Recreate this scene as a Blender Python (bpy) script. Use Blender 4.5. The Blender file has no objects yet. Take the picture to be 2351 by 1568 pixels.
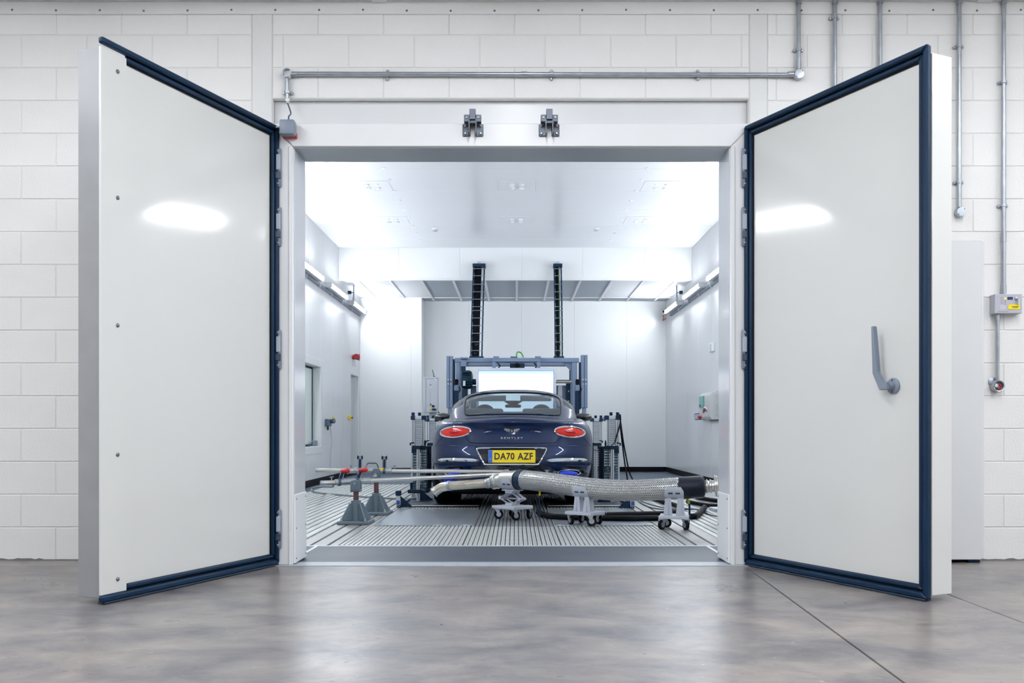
import bpy, bmesh, math, random
from mathutils import Vector, Matrix
from mathutils.bvhtree import BVHTree
random.seed(7)
scn = bpy.context.scene
COL = scn.collection
PI = math.pi

# ------------------------------------------------------------------ camera
F, D0, H0, CX, CY = 2150.0, 6.42, 0.89, 1183.0, 988.0   # focal length in pixels, distance to the block wall, eye height
cam_d = bpy.data.cameras.new('camera'); cam = bpy.data.objects.new('camera', cam_d); COL.objects.link(cam)
cam.location = (0, -D0, H0); cam.rotation_euler = (PI/2, 0, 0)
cam_d.sensor_width = 36; cam_d.lens = 36*F/2351
cam_d.shift_x = -(CX-1175.5)/2351; cam_d.shift_y = (CY-784)/2351
cam_d.clip_end = 200
scn.camera = cam

# ------------------------------------------------------------------ world, exposure
w = bpy.data.worlds.new('world'); scn.world = w; w.use_nodes = True
w.node_tree.nodes['Background'].inputs[0].default_value = (.80, .86, .95, 1)
w.node_tree.nodes['Background'].inputs[1].default_value = 0.3
scn.view_settings.view_transform = 'Standard'
scn.view_settings.look = 'None'
scn.view_settings.exposure = 0.0
scn.view_settings.gamma = 1.0
scn.view_settings.use_curve_mapping = False
scn.cycles.use_denoising = True
scn.cycles.max_bounces = 5; scn.cycles.diffuse_bounces = 4; scn.cycles.glossy_bounces = 3
scn.cycles.use_light_tree = False
scn.cycles.transmission_bounces = 8; scn.cycles.transparent_max_bounces = 12
scn.cycles.caustics_reflective = False; scn.cycles.caustics_refractive = False
scn.cycles.sample_clamp_indirect = 6.0
scn.cycles.use_adaptive_sampling = True; scn.cycles.adaptive_threshold = .05; scn.cycles.adaptive_min_samples = 12
HALL_LAMP, ROOM_LAMP, SCREEN = 49.0, 110.0, 1.25           # emission of the hall battens, the chamber battens, the display

# ------------------------------------------------------------------ helpers
def Wp(px, py, D):
    "the point at distance D from the camera that the photograph shows at (px, py)"
    return Vector(((px-CX)*D/F, D-D0, H0-(py-CY)*D/F))
def Gp(px, py, z=0.0):
    D = (H0-z)*F/(py-CY); return Vector(((px-CX)*D/F, D-D0, z))
def lin(c):
    c = c/255.0
    return c/12.92 if c <= .04045 else ((c+.055)/1.055)**2.4
def rgb(r, g, b): return (lin(r), lin(g), lin(b), 1)

MATS = {}
def mat(name, col=None, rough=.5, metal=0., noise=0., nscale=8., bump=0., bscale=60., emit=0., coat=0., spec=.5, stretch=None, alpha=None, trans=0.):
    if name in MATS: return MATS[name]
    m = bpy.data.materials.new(name); m.use_nodes = True; MATS[name] = m
    nt = m.node_tree; b = nt.nodes['Principled BSDF']
    c = rgb(*col)
    b.inputs['Base Color'].default_value = c
    b.inputs['Roughness'].default_value = rough
    b.inputs['Metallic'].default_value = metal
    b.inputs['Specular IOR Level'].default_value = spec
    if coat: b.inputs['Coat Weight'].default_value = coat; b.inputs['Coat Roughness'].default_value = .03
    if trans: b.inputs['Transmission Weight'].default_value = trans
    if emit:
        b.inputs['Emission Color'].default_value = c; b.inputs['Emission Strength'].default_value = emit
    if noise or bump:
        tc = nt.nodes.new('ShaderNodeTexCoord'); mp = nt.nodes.new('ShaderNodeMapping')
        nt.links.new(tc.outputs['Object'], mp.inputs[0])
        if stretch: mp.inputs['Scale'].default_value = stretch
    if noise:
        n = nt.nodes.new('ShaderNodeTexNoise'); n.inputs['Scale'].default_value = nscale; n.inputs['Detail'].default_value = 2
        nt.links.new(mp.outputs[0], n.inputs['Vector'])
        r = nt.nodes.new('ShaderNodeValToRGB')
        r.color_ramp.elements[0].position = .3; r.color_ramp.elements[1].position = .72
        r.color_ramp.elements[0].color = tuple(x*(1-noise) for x in c[:3])+(1,)
        r.color_ramp.elements[1].color = tuple(min(1, x*(1+noise*.5)) for x in c[:3])+(1,)
        nt.links.new(n.outputs['Fac'], r.inputs[0]); nt.links.new(r.outputs[0], b.inputs['Base Color'])
        if noise > .09: mr = nt.nodes.new('ShaderNodeMapRange'); mr.inputs[3].default_value = max(.02, rough*(1-noise)); mr.inputs[4].default_value = min(1, rough*(1+noise))
        if noise > .09: nt.links.new(n.outputs['Fac'], mr.inputs[0]); nt.links.new(mr.outputs[0], b.inputs['Roughness'])
    if bump:
        n2 = nt.nodes.new('ShaderNodeTexNoise'); n2.inputs['Scale'].default_value = bscale; n2.inputs['Detail'].default_value = 1
        nt.links.new(mp.outputs[0], n2.inputs['Vector'])
        bp = nt.nodes.new('ShaderNodeBump'); bp.inputs['Strength'].default_value = bump; bp.inputs['Distance'].default_value = .01
        nt.links.new(n2.outputs['Fac'], bp.inputs['Height']); nt.links.new(bp.outputs[0], b.inputs['Normal'])
    return m

def frame_of(d):
    d = d.normalized(); up = Vector((0,0,1)) if abs(d.z) < .95 else Vector((0,1,0))
    a = d.cross(up).normalized(); return a, a.cross(d).normalized()

class MB:
    "collects shapes for ONE mesh object"
    def __init__(self): self.bm = bmesh.new()
    def box(self, x0, x1, y0, y1, z0, z1, bev=0., M=None, seg=1):
        b = bmesh.new(); bmesh.ops.create_cube(b, size=1)
        for v in b.verts: v.co = Vector(((x0+x1)/2+v.co.x*(x1-x0), (y0+y1)/2+v.co.y*(y1-y0), (z0+z1)/2+v.co.z*(z1-z0)))
        if bev: bmesh.ops.bevel(b, geom=b.edges[:], offset=bev, segments=seg, affect='EDGES', profile=.5)
        if M is not None: b.transform(M)
        return self._add(b)
    def _add(self, b):
        bmesh.ops.recalc_face_normals(b, faces=b.faces[:])
        vs = [self.bm.verts.new(v.co) for v in b.verts]; b.verts.index_update()
        for f in b.faces:
            try: self.bm.faces.new([vs[v.index] for v in f.verts])
            except ValueError: pass
        b.free(); return self
    def cyl(self, p0, p1, r0, r1=None, seg=16, bev=0.):
        p0 = Vector(p0); p1 = Vector(p1); r1 = r0 if r1 is None else r1
        d = p1-p0; a, c = frame_of(d); L = d.length; u = d/L
        prof = [(0, r0), (L, r1)] if not bev else [(0, r0-bev), (bev, r0), (L-bev, r1), (L, r1-bev)]
        return self.rev(p0, u, prof, seg)
    def rev(self, p0, u, prof, seg=16, cap=True):
        "profile [(distance along u, radius)] revolved around the axis p0 + t*u"
        p0 = Vector(p0); u = Vector(u).normalized(); a, c = frame_of(u); b = bmesh.new(); rings = []
        for t, r in prof:
            rings.append([b.verts.new(p0+u*t+(a*math.cos(2*PI*k/seg)+c*math.sin(2*PI*k/seg))*max(r, 1e-5)) for k in range(seg)])
        for i in range(len(rings)-1):
            for k in range(seg): b.faces.new([rings[i][k], rings[i][(k+1) % seg], rings[i+1][(k+1) % seg], rings[i+1][k]])
        if cap: b.faces.new(rings[0][::-1]); b.faces.new(rings[-1])
        return self._add(b)
    def tube(self, pts, r, seg=8, closed=False, cap=True):
        "swept round tube; r may be a list"
        pts = [Vector(p) for p in pts]; n = len(pts); b = bmesh.new(); rings = []; prev = None
        for i, p in enumerate(pts):
            if closed: d = pts[(i+1) % n]-pts[i-1]
            else: d = pts[min(i+1, n-1)]-pts[max(i-1, 0)]
            d.normalize()
            if prev is None: a, c = frame_of(d)
            else:
                a = prev-d*prev.dot(d)
                a = a.normalized() if a.length > 1e-6 else frame_of(d)[0]
                c = d.cross(a)
            prev = a; rr = r[i] if isinstance(r, (list, tuple)) else r
            rings.append([b.verts.new(p+(a*math.cos(2*PI*k/seg)+c*math.sin(2*PI*k/seg))*rr) for k in range(seg)])
        m = n if closed else n-1
        for i in range(m):
            for k in range(seg): b.faces.new([rings[i][k], rings[i][(k+1) % seg], rings[(i+1) % n][(k+1) % seg], rings[(i+1) % n][k]])
        if cap and not closed: b.faces.new(rings[0][::-1]); b.faces.new(rings[-1])
        return self._add(b)
    def prism(self, poly, o, ux, uy, un, t, bev=0.):
        "polygon [(a,b)] in the plane o + a*ux + b*uy, thickened by t along un"
        o = Vector(o); ux = Vector(ux); uy = Vector(uy); un = Vector(un); b = bmesh.new()
        A = [b.verts.new(o+ux*p[0]+uy*p[1]) for p in poly]; B = [b.verts.new(o+ux*p[0]+uy*p[1]+un*t) for p in poly]
        b.faces.new(A); b.faces.new(B[::-1]); n = len(poly)
        for i in range(n): b.faces.new([A[i], B[i], B[(i+1) % n], A[(i+1) % n]])
        if bev: bmesh.ops.bevel(b, geom=b.edges[:], offset=bev, segments=1, affect='EDGES', profile=.5)
        return self._add(b)
    def grid(self, P, closed_u=False):
        "P[i][j] -> points"
        b = self.bm; V = [[b.verts.new(p) for p in row] for row in P]; n = len(V); m = len(V[0])
        for i in range(n if closed_u else n-1):
            for j in range(m-1):
                try: b.faces.new([V[i][j], V[(i+1) % n][j], V[(i+1) % n][j+1], V[i][j+1]])
                except ValueError: pass
        return self
    def sphere(self, c, r, seg=16, sc=(1,1,1)):
        b = bmesh.new(); bmesh.ops.create_uvsphere(b, u_segments=seg, v_segments=max(6, seg//2), radius=r)
        for v in b.verts: v.co = Vector((v.co.x*sc[0]+c[0], v.co.y*sc[1]+c[1], v.co.z*sc[2]+c[2]))
        return self._add(b)
    def mesh(self, name, smooth=35):
        me = bpy.data.meshes.new(name); self.bm.to_mesh(me); self.bm.free()
        if smooth:
            me.polygons.foreach_set('use_smooth', [True]*len(me.polygons)); me.set_sharp_from_angle(angle=math.radians(smooth))
        return me
    def build(self, name, m, parent=None, world=False, smooth=35):
        return obj(name, self.mesh(name, smooth), m, parent, world)

def obj(name, me, m, parent=None, world=False):
    o = bpy.data.objects.new(name, me); COL.objects.link(o)
    if m is not None and not me.materials: me.materials.append(m)
    if parent is not None:
        o.parent = parent
        if world: o.matrix_parent_inverse = root_matrix(parent).inverted()
    return o
def root_matrix(o):
    M = o.matrix_basis.copy()
    if o.parent is not None: M = root_matrix(o.parent) @ o.matrix_parent_inverse @ M
    return M
def tag(o, label, cat, group=None, kind=None):
    o['label'] = label; o['category'] = cat
    if group: o['group'] = group
    if kind: o['kind'] = kind
    return o
def thing(name, label, cat, loc=(0,0,0), rz=0., group=None, kind=None):
    o = bpy.data.objects.new(name, None); COL.objects.link(o); o.location = loc; o.rotation_euler = (0, 0, rz)
    o.empty_display_size = .1
    return tag(o, label, cat, group, kind)
def copy_tree(o, parent=None):
    c = o.copy(); COL.objects.link(c); c.parent = parent
    for ch in [x for x in COL.objects if x.parent == o]: copy_tree(ch, c)
    return c
def spline(pts, n=8, closed=False):
    "Catmull-Rom through the points"
    P = [Vector(p) for p in pts]; out = []; m = len(P)
    for i in range(m if closed else m-1):
        if closed: a, b, c, d = P[i-1], P[i], P[(i+1) % m], P[(i+2) % m]
        else: a, b, c, d = P[max(i-1, 0)], P[i], P[i+1], P[min(i+2, m-1)]
        for k in range(n):
            t = k/n
            out.append(.5*((2*b)+(c-a)*t+(2*a-5*b+4*c-d)*t*t+(3*b-a-3*c+d)*t**3))
    if not closed: out.append(P[-1])
    return out
def text_mesh(s, size, ext, name='lettering', space=1.0, align='CENTER', sx=1.0, off=0.):
    cu = bpy.data.curves.new(name, 'FONT'); cu.body = s; cu.size = size; cu.extrude = ext; cu.align_x = align; cu.align_y = 'CENTER'; cu.space_character = space
    cu.resolution_u = 3; cu.offset = off
    o = bpy.data.objects.new(name, cu); COL.objects.link(o)
    dg = bpy.context.evaluated_depsgraph_get(); me = bpy.data.meshes.new_from_object(o.evaluated_get(dg))
    bpy.data.objects.remove(o); bpy.data.curves.remove(cu); me.name = name; me.materials.clear()
    return me
# ------------------------------------------------------------------ materials of the setting
m_block = mat('painted_block', (240,239,237), .55, noise=.03, nscale=3, bump=.16, bscale=70)
m_pier = mat('painted_concrete', (232,232,230), .55, noise=.03, nscale=4, bump=.25, bscale=40)
m_mortar = mat('painted_mortar', (234,232,229), .7, bump=.3, bscale=120)
m_panel = mat('chamber_panel', (242,244,245), .22, spec=.5)
m_ceilp = mat('chamber_ceiling_panel', (238,240,244), .2, spec=.5)
m_seam = mat('panel_joint', (222,225,228), .6)
m_door = mat('door_skin', (215,215,212), .09, spec=.5)
m_edge = mat('door_edge_grey', (148,148,150), .3, spec=.5, noise=.06, nscale=6)  # grey used on the left leaf's free edge only
m_frame = mat('frame_paint', (226,227,228), .3, noise=.02, nscale=3)
m_jamb = mat('jamb_sheet', (208,211,216), .12, spec=.6, bump=.05, bscale=5, stretch=(60,60,.2))
m_rubber = mat('seal_rubber', (6,40,68), .45, spec=.3, noise=.12, nscale=5)
m_rubber2 = mat('seal_rubber_worn', (44,62,84), .5, spec=.4, noise=.25, nscale=9)
m_black = mat('black_rubber', (5,9,17), .6, spec=.18)
m_navy = mat('anodised_navy', (10,40,64), .45, spec=.25)
m_galv = mat('galvanised_steel', (176,182,190), .36, metal=.85, noise=.14, nscale=14)
m_grey = mat('grey_enamel', (122,132,147), .4)
m_lgrey = mat('light_grey_enamel', (196,199,207), .38)
m_white = mat('white_plastic', (236,238,240), .35)
m_dgrey = mat('dark_grey_metal', (70,80,92), .4, metal=.3)
m_steel = mat('stainless_steel', (200,198,194), .3, metal=1., noise=.06, nscale=10)
m_alu = mat('aluminium', (216,220,225), .36, metal=.45)
m_chrome = mat('chrome', (232,234,236), .06, metal=1.)
m_red = mat('red_plastic', (186,36,48), .4)
m_yellow = mat('yellow_plastic', (246,216,20), .45)
m_blue = mat('blue_plastic', (42,74,150), .35)
m_screw = mat('screw_head', (120,126,134), .35, metal=.7)
m_dfloor = mat('dark_floor_sheet', (44,53,70), .42, noise=.14, nscale=2.2, bump=.05, bscale=30)
m_bfloor = mat('blue_grey_floor', (54,72,92), .4, noise=.08, nscale=3)

def concrete():
    m = bpy.data.materials.new('polished_concrete'); m.use_nodes = True; nt = m.node_tree; b = nt.nodes['Principled BSDF']
    N = lambda t: nt.nodes.new(t)
    tc = N('ShaderNodeTexCoord'); L = nt.links.new
    def noise(sc, det, rough=.6, dist=0., off=0.):
        mp = N('ShaderNodeMapping'); mp.inputs['Location'].default_value = (off, off*.7, 0); mp.inputs['Scale'].default_value = (.8, 1.1, 1)
        L(tc.outputs['Object'], mp.inputs[0])
        n = N('ShaderNodeTexNoise'); n.inputs['Scale'].default_value = sc; n.inputs['Detail'].default_value = det; n.inputs['Roughness'].default_value = rough
        n.inputs['Distortion'].default_value = dist; L(mp.outputs[0], n.inputs['Vector']); return n.outputs['Fac']
    def ramp(f, stops):
        r = N('ShaderNodeValToRGB'); e = r.color_ramp.elements
        e[0].position, e[0].color = stops[0]; e[1].position, e[1].color = stops[-1]
        for p, c in stops[1:-1]: q = e.new(p); q.color = c
        L(f, r.inputs[0]); return r.outputs[0]
    def mix(kind, f, a, c):
        x = N('ShaderNodeMix'); x.data_type = 'RGBA'; x.blend_type = kind
        if isinstance(f, float): x.inputs['Factor'].default_value = f
        else: L(f, x.inputs['Factor'])
        for i, v in ((6, a), (7, c)):
            if isinstance(v, tuple): x.inputs[i].default_value = v
            else: L(v, x.inputs[i])
        return x.outputs[2]
    base = ramp(noise(2.6, 6, .7, .4), [(.33, rgb(90,89,93)), (.45, rgb(113,110,111)), (.55, rgb(128,123,120)), (.67, rgb(145,139,134))])
    warm = ramp(noise(.55, 1, .5, 0, 9.), [(.45, (0,0,0,1)), (.7, (1,1,1,1))])
    c1 = mix('MIX', warm, base, mix('MULTIPLY', 1.0, base, (1.04,.99,.965,1)))
    smear = ramp(noise(5., 5, .7, 1., 4.), [(.3, (.74,.745,.77,1)), (.5, (1,1,1,1)), (.8, (1.04,1.04,1.03,1))])
    c2 = mix('MULTIPLY', .85, c1, smear)
    chips = ramp(noise(34., 1, .5, 0., 2.), [(.765, (0,0,0,1)), (.79, (1,1,1,1))])
    c3 = mix('MIX', chips, c2, rgb(172,170,168))
    specks = ramp(noise(26., 1, .5, 0., 17.), [(.24, (1,1,1,1)), (.262, (0,0,0,1))])
    c4 = mix('MIX', specks, c3, rgb(88,90,98))
    # scuffed arcs where the door seals drag over the floor
    geo = N('ShaderNodeSeparateXYZ'); L(tc.outputs['Object'], geo.inputs[0])
    def mth(op, a, c=0., d=None):
        n = N('ShaderNodeMath'); n.operation = op
        for i, v in enumerate((a, c)):
            if isinstance(v, (int, float)): n.inputs[i].default_value = v
            else: L(v, n.inputs[i])
        return n.outputs[0]
    brk = noise(4., 2, .6, 0., 31.); arcs = None
    for hx_, rr_ in ((-1.583, 1.47), (-1.583, 1.42), (1.534, 1.45)):
        dx = mth('SUBTRACT', geo.outputs[0], hx_); dy = mth('SUBTRACT', geo.outputs[1], -.24)
        rad = mth('SQRT', mth('ADD', mth('MULTIPLY', dx, dx), mth('MULTIPLY', dy, dy)))
        ln = mth('LESS_THAN', mth('ABSOLUTE', mth('SUBTRACT', mth('ADD', rad, mth('MULTIPLY', brk, .02)), rr_+.01)), .005)
        arcs = ln if arcs is None else mth('MAXIMUM', arcs, ln)
    c5 = mix('MIX', mth('MULTIPLY', arcs, mth('MULTIPLY', mth('GREATER_THAN', brk, .5), .45)), c4, rgb(92,90,94))
    L(c5, b.inputs['Base Color'])
    rr = ramp(noise(2.2, 3, .6, 0., 6.), [(.3, (.27,.27,.27,1)), (.7, (.35,.35,.35,1))])
    L(rr, b.inputs['Roughness']); b.inputs['Specular IOR Level'].default_value = .55
    return m
m_conc = concrete()

# ------------------------------------------------------------------ hall: floor, walls, ceiling
floor = MB().box(-7, 7, -12, 0, -.12, -.03).build('floor', mat('joint_filler', (142,140,141), .7))
tag(floor, 'polished grey concrete hall floor with saw cut joints', 'floor', kind='structure')
jx = lambda y: 1.502+(y+.38)*.0475
def slab(poly):
    MB().prism(poly, (0,0,-.03), (1,0,0), (0,1,0), (0,0,1), .03, bev=.0025).build('floor_slab', m_conc, floor)
g = .004
slab([(-7,-12), (jx(-12)-g,-12), (jx(-.29)-g,-.29), (-7,-.29)])
slab([(jx(-12)+g,-12), (2.35-g,-12), (2.35-g,-.29), (jx(-.29)+g,-.29)])
slab([(2.35+g,-12), (7,-12), (7,-1.06-g), (2.35+g,-1.06-g)])
slab([(2.35+g,-1.06+g), (7,-1.06+g), (7,0), (2.35+g,0)])
slab([(-7,-.288), (-1.62,-.288), (-1.62,0), (-7,0)])
slab([(1.62,-.288), (2.35-g,-.288), (2.35-g,0), (1.62,0)])
MB().box(-1.62, 1.62, -.287, -.11, -.03, .004, bev=.002).build('threshold_strip', mat('threshold_metal', (176,182,190), .4, metal=.35, noise=.1, nscale=12), floor)

XL, XR, ZT = -1.666, 1.603, 3.165
wall = MB()
wall.box(-7, XL, .005, .055, 0, 3.9); wall.box(XR, 7, .005, .055, 0, 3.9); wall.box(XL, XR, .005, .055, ZT, 3.9)
wall = wall.build('wall_front', m_mortar); tag(wall, 'white painted concrete block wall around the wide doorway', 'wall', kind='structure')
_bl = {}
def block(x0, x1, z0, z1):
    k = (round(x1-x0, 3), round(z1-z0, 3))
    if k not in _bl: _bl[k] = MB().box(-k[0]/2, k[0]/2, 0, .05, -k[1]/2, k[1]/2, bev=.0035).mesh('block')
    o = obj('block', _bl[k], m_block, wall); o.location = ((x0+x1)/2, random.uniform(-.0008, .0008), (z0+z1)/2)
def courses(xa, xb, za, k0, k1):
    for k in range(k0, k1):
        z0, z1 = max(za, .225*k), min(.225*(k+1), 3.815)
        if z1-z0 < .03: continue
        off = -3.149 if k % 2 == 0 else -3.388
        x = off+math.floor((xa-off)/.449)*.449
        while x < xb-.02:
            a, b = max(x, xa), min(x+.449, xb)
            if b-a > .03: block(a+.003, b-.003, z0+.003, z1-.003)
            x += .449
courses(-4.7, -1.806, 0, 0, 17); courses(1.728, 4.5, 0, 0, 17); courses(XL, XR, ZT, 14, 17)
for a, b in ((-1.806, XL), (XR, 1.728)):
    MB().box(a+.004, b-.002, -.004, .05, 0, 3.815, bev=.004).build('pier', m_pier, wall)
for a, b in ((-4.7,-1.81), (1.73,4.5)):
    G = []
    for i in range(int((b-a)/.03)):
        h_ = .006+.010*random.random()**2+(.02 if random.random() < .04 else 0); x = a+i*.03; G.append([Vector((x,-.0025,.0)), Vector((x,-.0025,h_))])
    MB().grid(G).build('chipped_base', mat('bare_block_dirt', (120,118,120), .9), wall)
# block work carries on past what the camera sees
MB().box(-7, -4.703, .001, .05, 0, 3.815).build('plain_panel', m_block, wall); MB().box(4.503, 7, .001, .05, 0, 3.815).build('plain_panel', m_block, wall)

for nm, a, lab in (('wall_left', (-7.1,-7,-12,.05,0,3.9), 'white hall wall at the far left'), ('wall_right', (7,7.1,-12,.05,0,3.9), 'white hall wall at the far right'), ('wall_rear', (-7.1,7.1,-12.1,-12,0,3.9), 'unseen hall wall behind the viewer, darkened for reflections')):
    tag(MB().box(*a).build(nm, m_block if nm != 'wall_rear' else mat('dark_reflected_wall', (72,80,92), .6)), lab, 'wall', kind='structure')  # unseen rear wall kept dark to deepen reflections on car and doors
ceil = MB().box(-7.1, 7.1, -12.1, .05, 3.90, 4.0).build('ceiling', mat('hall_ceiling', (226,227,228), .6)); tag(ceil, 'light grey hall ceiling above the block wall', 'ceiling', kind='structure')
MB().box(-7, 7, -.16, .0, 3.822, 3.9, bev=.003).build('soffit_board', mat('soffit_sheet', (214,213,210), .5), ceil)
for x in (-.93, 3.2): MB().box(x-.05, x+.05, -9, -.02, 3.812, 3.9, bev=.004).build('purlin', m_pier, ceil)
fl = MB().box(-6.9, 6.9, -.014, -.001, 3.738, 3.822, bev=.002).build('trim_1', m_pier); tag(fl, 'white flashing strip with screws along the top of the block wall', 'trim', kind='structure')
sc_me = MB().rev((0,0,0), (0,-1,0), [(0,.0075), (.002,.0075), (.005,.005), (.0055,.001)], 8).mesh('screw')
for k in range(-3, 26):
    o = obj('screw', sc_me, m_screw, fl); o.location = ((30+100.5*k-CX)/335, -.014, 3.763+random.uniform(-.004, .004))

# ------------------------------------------------------------------ door frame
XI0, XI1, ZI, YF, YB = -1.468, 1.422, 2.764, -.24, .1
fr = thing('trim_2', 'white mitred frame around the wide chamber doorway', 'frame', (0,-.07,0), kind='structure')
MB().prism([(XI0,0), (XI0,ZI), (XI0-.132,ZI+.132), (XI0-.132,0)], (0,YF,0), (1,0,0), (0,0,1), (0,1,0), YB-YF, bev=.006).build('jamb', m_frame, fr, True)
MB().prism([(XI1,0), (XI1,ZI), (XI1+.15,ZI+.15), (XI1+.15,0)], (0,YF,0), (1,0,0), (0,0,1), (0,1,0), YB-YF, bev=.006).build('jamb', m_frame, fr, True)
MB().prism([(XI0,ZI), (XI1,ZI), (XI1+.15,ZI+.152), (XI0-.132,ZI+.152)], (0,YF,0), (1,0,0), (0,0,1), (0,1,0), YB-YF, bev=.004).build('header', m_frame, fr, True)
MB().box(XI0-.002, XI0+.006, YF+.025, YB, .45, ZI-.001, bev=.002).build('jamb_lining', m_jamb, fr, True)
MB().box(XI1-.006, XI1+.002, YF+.025, YB, .45, ZI-.001, bev=.002).build('jamb_lining', m_jamb, fr, True)
MB().box(XI0, XI1, YF+.02, YB, ZI-.006, ZI+.002, bev=.002).build('header_lining', mat('header_sheet_reflection', (190,196,202), .22, spec=.6, bump=.04, bscale=4, stretch=(.4,30,1)), fr, True)  # greyer sheet, the dark floor's reflection put into its colour
for x0, x1, s in ((XI0, XI0+.014, 1), (XI1-.014, XI1, -1)):
    kp = MB().box(x0, x1, YF+.012, YB+.005, .01, .465, bev=.003).build('kick_plate', m_white, fr, True)
    for y in (YF+.04, YB-.03):
        for z in (.04, .24, .435):
            MB().rev((x1 if s > 0 else x0, y, z), (s,0,0), [(0,.006), (.002,.006), (.004,.003)], 8).build('screw', m_screw, kp, True)
for x, s in ((XI0-.012, -1), (XI1+.012, 1)):
    MB().box(min(x, x+s*.016), max(x, x+s*.016), YF-.008, YF+.005, 0, ZI, bev=.004).build('edge_bead', m_frame, fr, True)

# fascia of the chamber above the frame, inside the block opening
fa = MB().box(XL+.001, XR-.001, .06, .1, ZI+.02, ZT-.001)
fa.box(XL, XI0-.05, .06, .1, 0, ZI+.02); fa.box(XI1+.05, XR, .06, .1, 0, ZI+.02)
fa = fa.build('wall_chamber_front', m_frame); tag(fa, 'white insulated panel set back above the doorway frame', 'wall', kind='structure')

# ------------------------------------------------------------------ the two big doors
def loop(x0, x1, z0, z1, wd, b0, b1, sg, sides='LRTB', bev=.004):
    m = MB(); un = (0, 1, 0); t = (b1-b0)*sg; o = (0, b0*sg, 0); i0, i1, k0, k1 = x0+wd, x1-wd, z0+wd, z1-wd
    P = dict(T=[(x0,z1), (x1,z1), (i1 if 'R' in sides else x1,k1), (i0 if 'L' in sides else x0,k1)], B=[(x0,z0), (x1,z0), (i1 if 'R' in sides else x1,k0), (i0 if 'L' in sides else x0,k0)],
             L=[(x0,z0), (x0,z1), (i0,k1), (i0,k0)], R=[(x1,z0), (x1,z1), (i1,k1), (i1,k0)])
    for s in sides: m.prism(P[s], o, (1,0,0), (0,0,1), un, t, bev=bev)
    return m
def big_door(name, label, hinge, end, sg, strip):
    d = Vector(end)-Vector(hinge); Wd = d.length; T = .15
    root = thing(name, label, 'door', (hinge[0], hinge[1], 0), math.atan2(d.y, d.x), kind='structure')
    Y = lambda b0, b1: (min(sg*b0, sg*b1), max(sg*b0, sg*b1))
    MB().box(.02, Wd-.008, *Y(.0, T), .03, 2.852, bev=.006).build('leaf', m_door, root)
    MB().box(Wd-.010, Wd, *Y(.004, T-.002), .032, 2.850, bev=.002).build('edge_trim', m_edge if strip else m_door, root)
    sd = 'LTB' if strip else 'LRTB'; x1 = Wd+.02 if strip else Wd-.0
    loop(.0, Wd-.166 if strip else x1-.004, .016, 2.884, .066, -.010, .0, sg, sd, .002).build('seal_carrier', m_black, root)
    loop(-.004, x1, .012, 2.893, .034, -.034, .0, sg, sd, .009).build('seal_outer', m_rubber, root)
    loop(.036, Wd-.166 if strip else Wd-.042, .055, 2.852, .026, -.022, .0, sg, sd, .007).build('seal_inner', m_rubber, root)
    MB().box(.0, x1-.02, *Y(-.030, .02), .003, .013, bev=.003).build('bottom_sweep', m_rubber2, root)
    MB().box(.07, Wd-.05, *Y(-.008, 0), .072, .078).build('sweep_rail', m_rubber2, root)
    if strip:
        MB().box(Wd-.165, Wd+.012, *Y(-.016, .0), .047, 2.848, bev=.003).build('meeting_strip', m_door, root)
        for py in (175, 461, 750, 1043, 1325):
            z = H0-(py-CY)/436.
            MB().rev((Wd-.10, sg*-.016, z), (0,-sg,0), [(0,.011), (.004,.011), (.008,.007), (.009,.001)], 12).build('screw', m_screw, root)
    return root, Wd
dl, WL = big_door('door_1', 'left hand white insulated door leaf standing open with a screwed meeting strip', (-1.583,-.24), (-2.118,-1.64), -1, True)
dr, WR = big_door('door_2', 'right hand white insulated door leaf standing open with a grey lever handle', (1.534,-.24), (2.16,-1.563), 1, False)

def hinge_part(root, x, z, world_side):
    "hinge plate on the frame face"
    s = world_side
    h = MB().box(x-.022, x+.022, YF-.028, YF-.001, z-.13, z+.13, bev=.012, seg=2).build('hinge', m_grey, root, True)
    MB().box(x-.016, x+.016, YF-.036, YF-.02, z-.02, z+.085, bev=.004).build('hinge_knuckle', mat('hinge_grey', (168,174,184), .4), h, True)
    MB().box(x-.018, x+.02, YF-.036, YF-.02, z-.075, z-.03, bev=.003).build('hinge_pocket', m_dgrey, h, True)
    for dz in (-.108, .108):
        MB().rev((x, YF-.027, z+dz), (0,-1,0), [(0,.010), (.005,.010), (.008,.006), (.0085,.001)], 10).build('bolt', m_screw, h, True)
for pyc in (388, 523, 803, 1213):
    z = H0-(pyc-CY)/347.
    hinge_part(dl, -1.560, z, -1); hinge_part(dr, 1.510, z, 1)

# lever handle on the right door (inside release)
def on_plane(root, px, py):
    "local (x, z) on the inner face of a door for a photograph point"
    M = root_matrix(root).inverted(); o = M @ cam.location; q = M @ Wp(px, py, 5.)-o; t = -o.y/q.y; p = o+q*t; return p.x, p.z
hx, hz = on_plane(dr, 2052, 886); tx, tz = on_plane(dr, 2031, 786); kx, kz = on_plane(dr, 2037, 880)
hd = MB().rev((hx,0,hz), (0,-1,0), [(0,.044), (.008,.044), (.012,.038), (.014,.022), (.04,.019), (.045,.017)], 24).build('handle', m_grey, dr)
MB().prism([(hx+.012,hz+.022), (hx-.02,hz+.02), (hx-.055,hz+.075), (hx-.075,hz+.33), (hx-.098,hz+.33), (hx-.088,hz+.07), (hx-.04,hz-.022), (hx+.012,hz-.022)], (0,-.068,0), (1,0,0), (0,0,1), (0,1,0), .026, bev=.004).build('lever', m_grey, hd)
for dz in (-.031, .031): MB().rev((hx, -.011, hz+dz), (0,-1,0), [(0,.006), (.003,.005)], 8).build('screw', m_dgrey, hd)

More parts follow.
